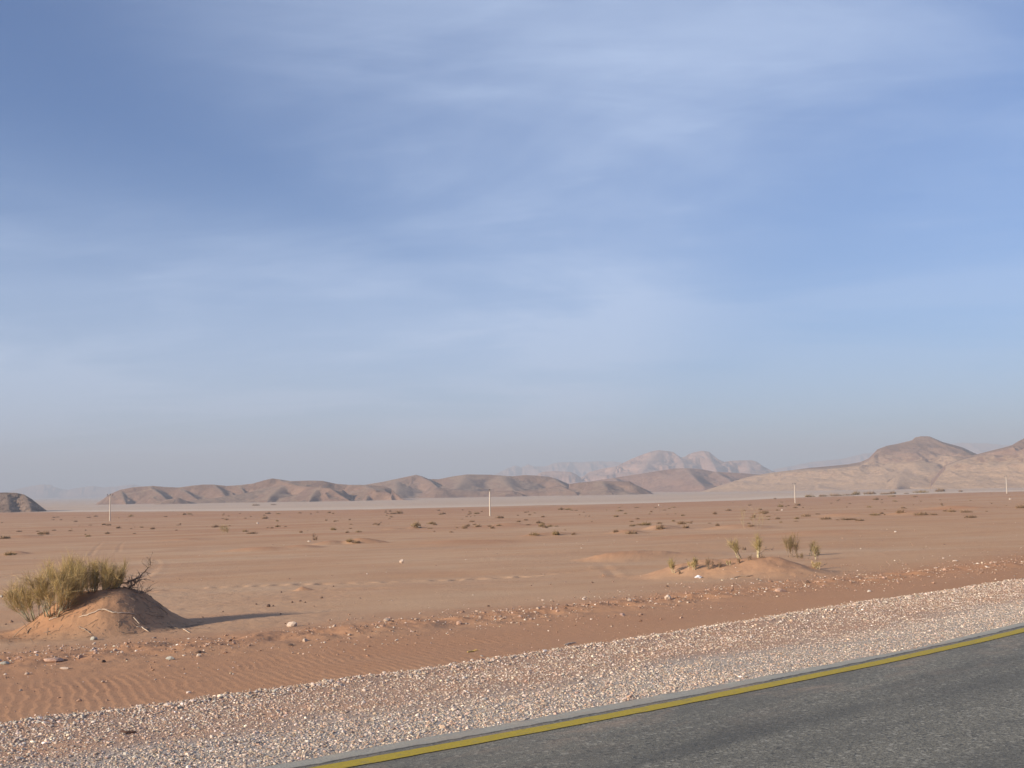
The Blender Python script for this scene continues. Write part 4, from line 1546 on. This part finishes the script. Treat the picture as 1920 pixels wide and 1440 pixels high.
# faint ranges at the end of sight
hill('mountains', M['mountain'], [
    rd([(880, 905), (920, 893), (940, 883), (955, 876), (968, 872), (976, 876), (990, 870), (1000, 874), (1020, 874), (1035, 869), (1050, 866), (1100, 865.5), (1150, 864), (1172, 868), (1200, 874), (1260, 880), (1320, 890)], 10600, 1.6)],
    870, 1340, 9800, 11400, 80, .3, 120, 71, .8, 2.0, 1.0, 0, .03, .03)
hill('mountains', M['mountain'], [
    rd([(-200, 915), (-60, 922), (0, 924), (20, 920), (45, 914), (62, 910), (78, 908), (94, 908), (108, 915), (128, 917), (150, 914), (175, 911), (195, 913), (215, 912), (250, 908), (290, 915), (340, 925)], 10200, 1.6)],
    -220, 360, 9500, 10900, 80, .35, 120, 81, .8, 2.0, 1.0, 0, .03, .03)
hill('mountains', M['mountain'], [
    rd([(1450, 880), (1520, 866), (1580, 860), (1620, 850), (1700, 842), (1760, 836), (1800, 830), (1850, 831), (1880, 834), (1960, 836), (2060, 850), (2150, 870)], 10800, 1.6)],
    1440, 2160, 10000, 11600, 60, .25, 180, 91, .8, 2.4, 1.0, 4)

# tan hills at the right
hill('hills', M['hill_right'], [
    rd([(1270, 932), (1320, 920), (1360, 907), (1400, 895), (1422, 890), (1451, 885.5), (1485, 881.5), (1519, 877), (1555, 874), (1589, 870.5), (1613, 866.5), (1628, 860), (1637, 851), (1645, 842.5), (1662, 836), (1683, 832), (1700, 828), (1711, 825), (1716, 820), (1727, 818), (1742, 818), (1754, 823), (1768, 829), (1782, 832.5), (1805, 839), (1826, 849), (1860, 862), (1900, 880)], 2300, 4.6),
    rd([(1735, 819, 2300), (1720, 842, 2200), (1705, 866, 2080), (1690, 888, 1950), (1680, 914, 1820)], 0, 4.6),
    rd([(1650, 874, 2090), (1680, 867, 2060), (1712, 865, 2050), (1742, 867, 2050), (1757, 878, 2030)], 0, 3.8, .4),
    rd([(1640, 850, 2300), (1622, 876, 2150), (1608, 898, 2000), (1600, 918, 1880)], 0, 4.6),
    rd([(1555, 874, 2300), (1545, 893, 2120), (1535, 915, 1930)], 0, 4.8),
    rd([(1470, 883, 2300), (1466, 900, 2150), (1462, 918, 1990)], 0, 4.6, .4),
    rd([(1400, 896, 2300), (1390, 910, 2180), (1370, 925, 2050)], 0, 3.0, .5),
    rd([(1800, 838, 2300), (1790, 858, 2180), (1780, 880, 2050)], 0, 3.6)],
    1260, 1920, 1760, 2500, 190, .12, 70, 101, .9, 1.5, 1.15, 0, .05, .04)
hill('hills', M['hill_right'], [
    rd([(1745, 900), (1772, 873), (1800, 861), (1829, 852.5), (1850, 847), (1878, 840), (1897, 835), (1908, 828), (1920, 822), (1950, 812), (2000, 800), (2060, 806), (2120, 830), (2220, 880)], 1950, 4.6),
    rd([(1829, 852, 1950), (1800, 864, 1880), (1774, 876, 1800), (1765, 894, 1720), (1762, 918, 1620)], 0, 4.6),
    rd([(1897, 835, 1950), (1888, 862, 1830), (1870, 888, 1720), (1850, 914, 1600)], 0, 4.6),
    rd([(1960, 812, 1950), (1950, 850, 1800), (1935, 890, 1650)], 0, 4.6),
    rd([(2060, 806, 1950), (2060, 850, 1800), (2060, 900, 1640)], 0, 4.6)],
    1720, 2260, 1540, 2150, 170, .12, 70, 111, .9, 1.6, 1.15, 0, .05, .04)

# ------------------------------------------------------------------ haze
HZ_TOP, HZ_BOT, HZ_R = 400.0, -27.0, 13000.0
V, Q = box_geo(HZ_R, HZ_R, (HZ_TOP - HZ_BOT) / 2)
V[:, 2] += (HZ_TOP + HZ_BOT) / 2
hm = bpy.data.materials.new('haze')
hm.use_nodes = True
nt = hm.node_tree
nt.nodes.remove(nt.nodes['Principled BSDF'])
pv = nt.nodes.new('ShaderNodeVolumePrincipled')
pv.inputs['Color'].default_value = (.66, .69, .775, 1)
pv.inputs['Density'].default_value = .00022
pv.inputs['Anisotropy'].default_value = 0.0
nt.links.new(pv.outputs['Volume'], nt.nodes['Material Output'].inputs['Volume'])
o = link('haze', np_mesh('haze', V, Q, False), hm)
tag(o, 'pale dusty haze over the desert plain', 'haze', kind='stuff')

# ------------------------------------------------------------------ light
EL = math.radians(18)
SH = np.array([.85, .53])                      # shadows fall to the right and away
SH = SH / np.linalg.norm(SH)
ld = Vector((SH[0] * math.cos(EL), SH[1] * math.cos(EL), -math.sin(EL)))
sun = bpy.data.lights.new('sun', 'SUN')
sun.energy = 4.4
sun.angle = math.radians(.53)
sun.color = (1.0, .885, .69)
so = bpy.data.objects.new('sun', sun)
so.rotation_euler = ld.to_track_quat('-Z', 'Y').to_euler()
COL.objects.link(so)

w = bpy.data.worlds.new('World')
sc.world = w
w.use_nodes = True
nt = w.node_tree
for n in list(nt.nodes):
    nt.nodes.remove(n)


class WN(Mat):
    def __init__(self, nt):
        self.nt = nt

    def coord(self, *a, **k):
        raise RuntimeError


wn = WN(nt)
sky = wn.n('ShaderNodeTexSky', sky_type='NISHITA')
sky.sun_disc = False
sky.sun_elevation = EL
sky.sun_rotation = math.atan2(-SH[0], -SH[1])
sky.altitude = 900
sky.air_density = 1.0
sky.dust_density = .7
sky.ozone_density = 2.4
tc = wn.n('ShaderNodeTexCoord')
sx = wn.n('ShaderNodeSeparateXYZ')
nt.links.new(tc.outputs['Generated'], sx.inputs[0])
zz_ = wn.math('ADD', wn.math('MAXIMUM', sx.outputs[2], 0.0), .10)
cu, cv = wn.math('DIVIDE', sx.outputs[0], zz_), wn.math('DIVIDE', sx.outputs[1], zz_)


def cloud_vec(rot, sxx, syy, off=0.0):
    cb = wn.n('ShaderNodeCombineXYZ')
    nt.links.new(cu, cb.inputs[0])
    nt.links.new(cv, cb.inputs[1])
    cb.inputs[2].default_value = off
    mp = wn.n('ShaderNodeMapping')
    mp.inputs['Rotation'].default_value = (0, 0, math.radians(rot))
    mp2 = wn.n('ShaderNodeMapping')
    mp2.inputs['Scale'].default_value = (sxx, syy, 1)
    nt.links.new(cb.outputs[0], mp.inputs['Vector'])
    nt.links.new(mp.outputs['Vector'], mp2.inputs['Vector'])
    return mp2.outputs['Vector']


c1 = wn.noise(1.0, 5, .55, cloud_vec(20, .55, .8, 3.1), .6, .36, .70)
c2 = wn.noise(1.0, 5, .55, cloud_vec(-18, .6, 1.7, 8.4), .8, .36, .80)
c3 = wn.noise(1.0, 8, .65, cloud_vec(12, 1.6, 5.5, 1.7), .8, .45, .8)
cm = wn.math('ADD', wn.math('MULTIPLY', c1, .40), wn.math('MULTIPLY', wn.math('MULTIPLY', c2, .30), wn.math('ADD', c1, .25)))
cm = wn.math('ADD', wn.math('ADD', cm, wn.ramp(sx.outputs[2], .05, .36, .42, .12)), wn.math('MULTIPLY', c3, .10))
cov = wn.math('MAXIMUM', wn.ramp(cu, -.85, .10, .05, 1), wn.ramp(sx.outputs[2], .12, .34, 1, 0))
cov = wn.math('MULTIPLY', cov, wn.ramp(cu, .35, .95, 1, .5))
cm = wn.math('MULTIPLY', wn.math('MINIMUM', cm, .62), cov)
skyc = wn.mix(1.0, sky.outputs['Color'], (.51, .75, 1.06), 'MULTIPLY')
skc = wn.mix(cm, skyc, (5.2, 6.25, 8.2))
bg = wn.n('ShaderNodeBackground')
bg.inputs['Strength'].default_value = .07
nt.links.new(skc, bg.inputs['Color'])
wo = wn.n('ShaderNodeOutputWorld')
nt.links.new(bg.outputs[0], wo.inputs['Surface'])

# ------------------------------------------------------------------ camera and view
cam = bpy.data.cameras.new('camera')
cam.sensor_width = 36
cam.sensor_fit = 'HORIZONTAL'
cam.lens = F / 1920 * 36
cam.clip_start = .05
cam.clip_end = 60000
co = bpy.data.objects.new('camera', cam)
Mx = Matrix(((RT[0], UP[0], -FW[0], CAM[0]), (RT[1], UP[1], -FW[1], CAM[1]), (RT[2], UP[2], -FW[2], CAM[2]), (0, 0, 0, 1)))
co.matrix_world = Mx
COL.objects.link(co)
sc.camera = co

vs_ = sc.view_settings
sc.display_settings.display_device = 'sRGB'
vs_.view_transform = 'Standard'
vs_.look = 'None'
vs_.gamma = 1
vs_.use_curve_mapping = False
vs_.exposure = .9
sc.render.engine = 'CYCLES'
sc.cycles.use_denoising = True
sc.cycles.max_bounces = 6
sc.cycles.diffuse_bounces = 3
sc.cycles.volume_bounces = 0
